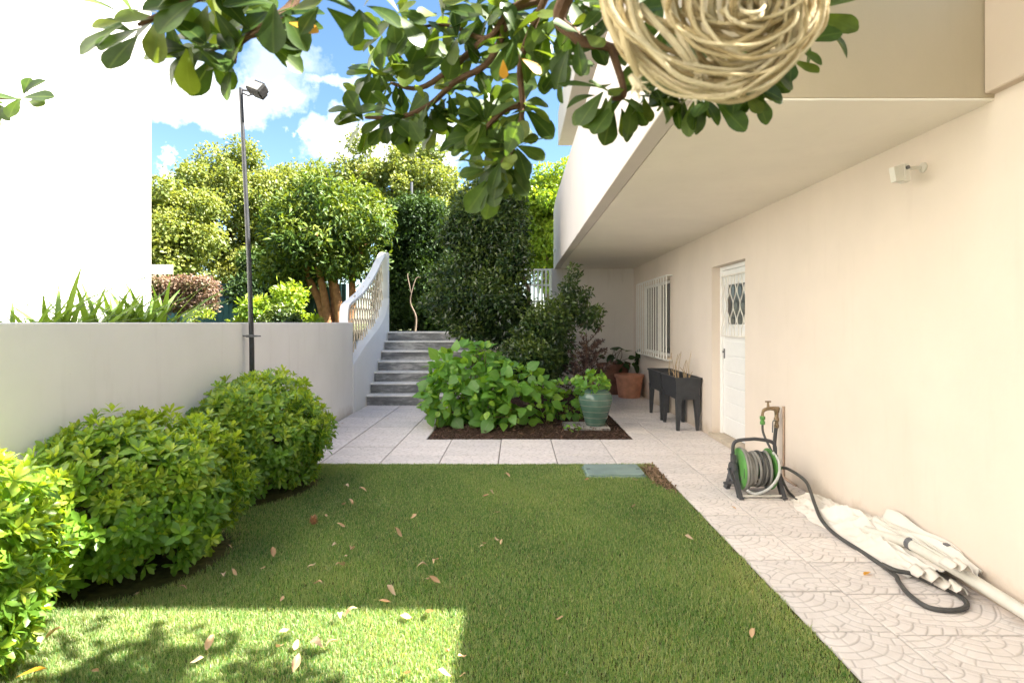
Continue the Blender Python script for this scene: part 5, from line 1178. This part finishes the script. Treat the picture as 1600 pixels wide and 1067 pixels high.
# the loop rope's own hanging bough
OV = [leaf(.108 * s, .061 * s * wd_, 'obovate', 8, f_, c_, r_) for s, wd_, f_, c_, r_ in ((1, 1, .18, .15, .3), (1.1, .95, .25, .05, .45), (.85, 1.1, .12, .25, .55), (.95, .9, .35, .3, .2), (.75, 1.05, .2, -.1, .8), (1.05, 1.1, .1, .1, .4))]
whorls = [  # px, py, depth, number of leaves, spread, aim (dx,dy in picture)
 (215, 40, 1.26, 4, -1, 0), (255, 20, 1.27, 5, -.6, -.2), (300, 70, 1.3, 6, -.6, .5), (330, 82, 1.38, 6, -.5, .6), (345, 55, 1.36, 5, 0, -.5), (366, 92, 1.37, 3, -.3, .8), (390, 60, 1.35, 6, .4, .5), (415, 40, 1.34, 5, .7, .6), (440, 10, 1.33, 5, .5, .3), (320, 0, 1.3, 5, -.2, .4), (400, 10, 1.4, 5, 0, .3), (350, 15, 1.42, 5, 0, 0),
 (500, 0, 1.22, 4, .6, .4), (560, 10, 1.25, 4, .5, .4), (620, 20, 1.4, 5, -.2, .5), (640, 45, 1.5, 6, -.6, .2), (600, 60, 1.55, 6, -.8, .2), (690, 30, 1.5, 6, 0, .3), (590, 110, 1.58, 7, -.7, .1), (620, 130, 1.6, 8, -.6, .3), (650, 90, 1.62, 7, -.3, .2), (570, 184, 1.52, 5, -1, .1), (560, 170, 1.54, 3, -.8, -.5), (610, 180, 1.53, 6, -.3, .8), (640, 178, 1.53, 6, .1, .8), (670, 165, 1.52, 7, .2, .7), (700, 140, 1.5, 6, .3, .5), (690, 190, 1.56, 6, 0, .7), (720, 60, 1.47, 7, 0, .4), (740, 95, 1.5, 7, .2, .3), (760, 30, 1.45, 7, .2, .2), (780, 120, 1.52, 6, .2, .5), (700, 95, 1.6, 8, 0, .2), (665, 55, 1.62, 8, -.2, .2), (740, 150, 1.58, 6, .1, .6), (735, 10, 1.5, 6, 0, .2),
 (800, 15, 1.42, 7, .2, .3), (830, 40, 1.4, 6, .2, .3), (800, 65, 1.36, 5, -.1, .4), (860, 30, 1.35, 6, .1, .8), (890, 10, 1.3, 6, .3, .5), (880, 90, 1.38, 6, .2, .6), (850, 90, 1.42, 5, .3, .6), (815, 165, 1.4, 5, .3, .6), (790, 180, 1.42, 6, 0, .6), (760, 195, 1.43, 6, -.5, .4), (745, 215, 1.44, 6, -.7, .5), (800, 225, 1.4, 6, .2, .6), (785, 250, 1.4, 6, 0, .7), (770, 268, 1.4, 5, -.3, .7), (762, 170, 1.48, 6, .1, .5), (730, 170, 1.5, 6, 0, .6), (775, 215, 1.45, 6, -.1, .5),
 (900, 60, 1.25, 6, .1, .6), (925, 40, 1.3, 6, .3, .3), (950, 145, 1.27, 5, -.8, .4), (965, 160, 1.27, 5, -.3, .7), (985, 140, 1.27, 6, .4, .7), (1010, 130, 1.28, 5, .2, .8), (960, 20, 1.3, 6, .2, .4), (1060, 130, 1.3, 6, .1, .8), (1085, 150, 1.3, 5, -.2, .8), (1105, 150, 1.3, 5, .3, .8), (1150, 135, 1.3, 5, .7, .5), (1175, 130, 1.3, 5, .6, .4), (1030, 90, 1.32, 6, 0, .6), (1090, 90, 1.33, 7, 0, .5), (1040, 30, 1.33, 6, 0, .3), (1180, 100, 1.31, 5, .5, .5), (1230, 75, 1.3, 5, .5, .5), (1265, 45, 1.3, 5, .6, .4), (1270, 15, 1.3, 4, .5, -.2), (1130, 100, 1.35, 6, .2, .5),
 (34, 155, 2.3, 6, .6, -.1), (2, 160, 2.3, 5, -.3, .5)]
Pn, Dn, Nn, Sn = [], [], [], []
for (px, py, d, n, ax, ay) in whorls:
    c = P(px, py, d); aim = Vector((ax, random.uniform(-.3, .3), -ay))
    n += 4 if 560 < px < 900 else (3 if 150 < px < 480 else 2)
    for k in range(n):
        a = 2 * math.pi * k / n + random.uniform(-.5, .5)
        v = aim * .9 + Vector((math.cos(a), random.uniform(-.55, .45), math.sin(a))) * .85
        Pn.append(c + v * .012 + Vector((random.uniform(-.01, .01), random.uniform(-.03, .03), random.uniform(-.01, .01)))); Dn.append(v); Nn.append(Vector((random.gauss(0, .45), random.gauss(-.85, .45), .55))); Sn.append(random.uniform(.52, .88) * (1.28 if px < 480 else 1.0))
Pn, Dn, Nn, Sn = [np.array([tuple(v) for v in q]) for q in (Pn, Dn, Nn)] + [np.array(Sn)]
def onscreen(q): return np.stack([q[:, 0] * F / q[:, 1] + CX, CY - (q[:, 2] - EYE) * F / q[:, 1]], 1)
keep = np.ones(len(Pn), bool)                                         # this gap in the branches is open to the lamp and sky
for f_ in (.35, .65, 1.0):
    q = onscreen(Pn + unit(Dn) * .108 * Sn[:, None] * f_)
    keep &= ~((q[:, 0] > 372) & (q[:, 0] < 450) & (q[:, 1] > 92) & (q[:, 1] < 190)); keep &= ~((q[:, 0] > 478) & (q[:, 0] < 535) & (q[:, 1] > 50) & (q[:, 1] < 160))
Pn, Dn, Nn, Sn = Pn[keep], Dn[keep], Nn[keep], Sn[keep]
A = frames(Pn, Dn, Nn, Sn); n = len(Pn)
scr = np.abs((Pn[:, 0] * F / Pn[:, 1] + CX) - 800)
pieces('leaf', OV, rng.integers(0, len(OV), n), A, M['over'], gt, 300, 'foliage', rnd=rng.normal(size=n) * .12, key=Pn[:, 1] + .0005 * scr)
YO = leaf(.1, .055, 'obovate', 6, .15, .1, .5); YOM = np_mesh('yellow_leaf', YO[0], YO[1], M['overyellow'], {'rnd': YO[2], 'rib': YO[3]}, True)
for (px, py, d, ax, ay, s) in ((452, 36, 1.22, .8, .15, .6), (815, 92, 1.22, .7, .4, .50), (786, 94, 1.24, .05, .8, .38)):
    A = frames(np.array([tuple(P(px, py, d))]), np.array([[ax, .1, -ay]]), np.array([[.1, -.8, .4]]), s)[0]; A[:3, 3] -= np.array(gt.location)
    o = link('yellow_leaf', YOM, gt); o.matrix_basis = Matrix(A.tolist()); o['label'] = 'yellowed leaf among the green ones'
# the crown above the picture, which shades the near left of the lawn
cl = []
while len(cl) < 105:
    x, y, z = random.uniform(-1.6, 1.6), random.uniform(-1.9, 2.55), random.uniform(2.5, 4.5)
    r_ = random.uniform(.18, .34)
    if z - r_ < EYE + .60 * max(0, y + r_) + .12 or (x > 1.1 and z < 3.9 and y > 1.9) or (y > 1.2 and x - (z - .4) / 1.2 < -1.75 + r_): continue
    cl.append((x, y, z, r_))
cl += [(x, y, z, .22) for x, y, z in ((.2, 2.3, 3.35), (.5, 2.2, 3.5), (.75, 2.45, 3.45), (1.0, 2.3, 3.3), (1.25, 2.4, 3.4), (.3, 2.0, 3.2), (.9, 2.0, 3.2), (1.2, 2.05, 3.25), (.55, 2.5, 3.6), (.35, 2.35, 3.2))] + [(x, y, z, .25) for x, y, z in ((1.3, 1.2, 2.9), (1.5, 1.4, 3.1), (1.2, 1.5, 3.0), (1.6, 1.1, 3.2), (1.0, 1.3, 2.75), (1.75, 1.3, 3.3), (1.55, 2.2, 3.35), (1.7, 2.3, 3.5), (1.85, 2.15, 3.4), (1.6, 2.0, 3.3), (1.4, 2.25, 3.55), (1.95, 2.1, 3.6), (1.7, 1.8, 3.3))]
Pn, d, k = crown_pts(cl, 6500, .3); nrm = unit(d + [0, 0, .8] + .5 * rng.normal(size=(len(Pn), 3))); dr = unit(d + .6 * rng.normal(size=(len(Pn), 3)))
foliage('crown', OV[:3], rng.integers(0, 3, len(Pn)), frames(Pn, dr, nrm, .8 + .4 * rng.random(len(Pn))), M['over'], gt, rng.normal(size=len(Pn)) * .12, True)
mb = MB(); branchy(mb, (-.1, -.8, 2.3), [c[:3] for c in cl[::3]], .035, .006, .25, 6); mb.build('limb', M['greybark'], gt, True)

# coil of rope hung on the bough
rp = thing('rope_coil', 'coil of frayed cream rope hanging from the branches near the camera', 'rope', tuple(P(1110, -150, .92)))
rr_ = random.Random(3)
for k in range(60):
    if k < 22: cx_, cy2, ra, rb = 1112 + rr_.gauss(0, 14), -28 + rr_.gauss(0, 14), 170 - abs(rr_.gauss(0, 22)), 182 - abs(rr_.gauss(0, 22))
    elif k < 44: cx_, cy2, ra, rb = 1165 + rr_.gauss(0, 14), 0 + rr_.gauss(0, 14), 70 + rr_.random() * 45, 60 + rr_.random() * 55
    else: cx_, cy2, ra, rb = 1180 + rr_.gauss(0, 8), 12 + rr_.gauss(0, 6), 6 + rr_.random() * 48, 6 + rr_.random() * 44
    d = .90 + rr_.uniform(-.035, .035); ph = [rr_.uniform(0, 6.28) for _ in range(4)]; am = rr_.uniform(.02, .07)
    pts = []
    for i in range(52):
        a = 2 * math.pi * i / 52; s_ = 1 + am * math.sin(2 * a + ph[0]) + am * .6 * math.sin(3 * a + ph[1]) + .012 * math.sin(9 * a + ph[3])
        pts.append(P(cx_ + ra * s_ * math.cos(a), cy2 + rb * s_ * math.sin(a), d + .03 * math.sin(a + ph[2])))
    mb = MB(); mb.tube(pts, .0029 if k % 3 else .0042, 7, closed=True); mb.build('strand', M['rope'], rp, True)
for (a, b_, c_) in (((985, -40), (1010, 60), (1080, 125)), ((1000, 10), (1060, 75), (1090, 120)), ((1040, -30), (1065, 60), (1100, 120)), ((1020, 30), (1100, 60), (1150, 95)), ((960, -60), (975, 60), (1000, 120))):
    mb = MB(); mb.tube(catmull([P(*a, .9), P(*b_, .87), P(*c_, .9)], 8), .006, 7); mb.build('strand', M['rope'], rp, True)
for (px, py, ex, ey) in ((1140, 118, 1160, 150), (985, 118, 1000, 140), (1085, 100, 1095, 122)):
    mb = MB(); p = P(px, py, .88); e = P(ex, ey, .88); mb.tube([p, p.lerp(e, .5), e], [.005, .007, .008], 8)
    for _ in range(26):
        q = e + Vector((rr_.gauss(0, .008), rr_.gauss(0, .006), rr_.gauss(0, .008))); mb.tube([p.lerp(e, .5), q], [.002, .0012], 4)
    mb.build('frayed_end', M['rope'], rp)
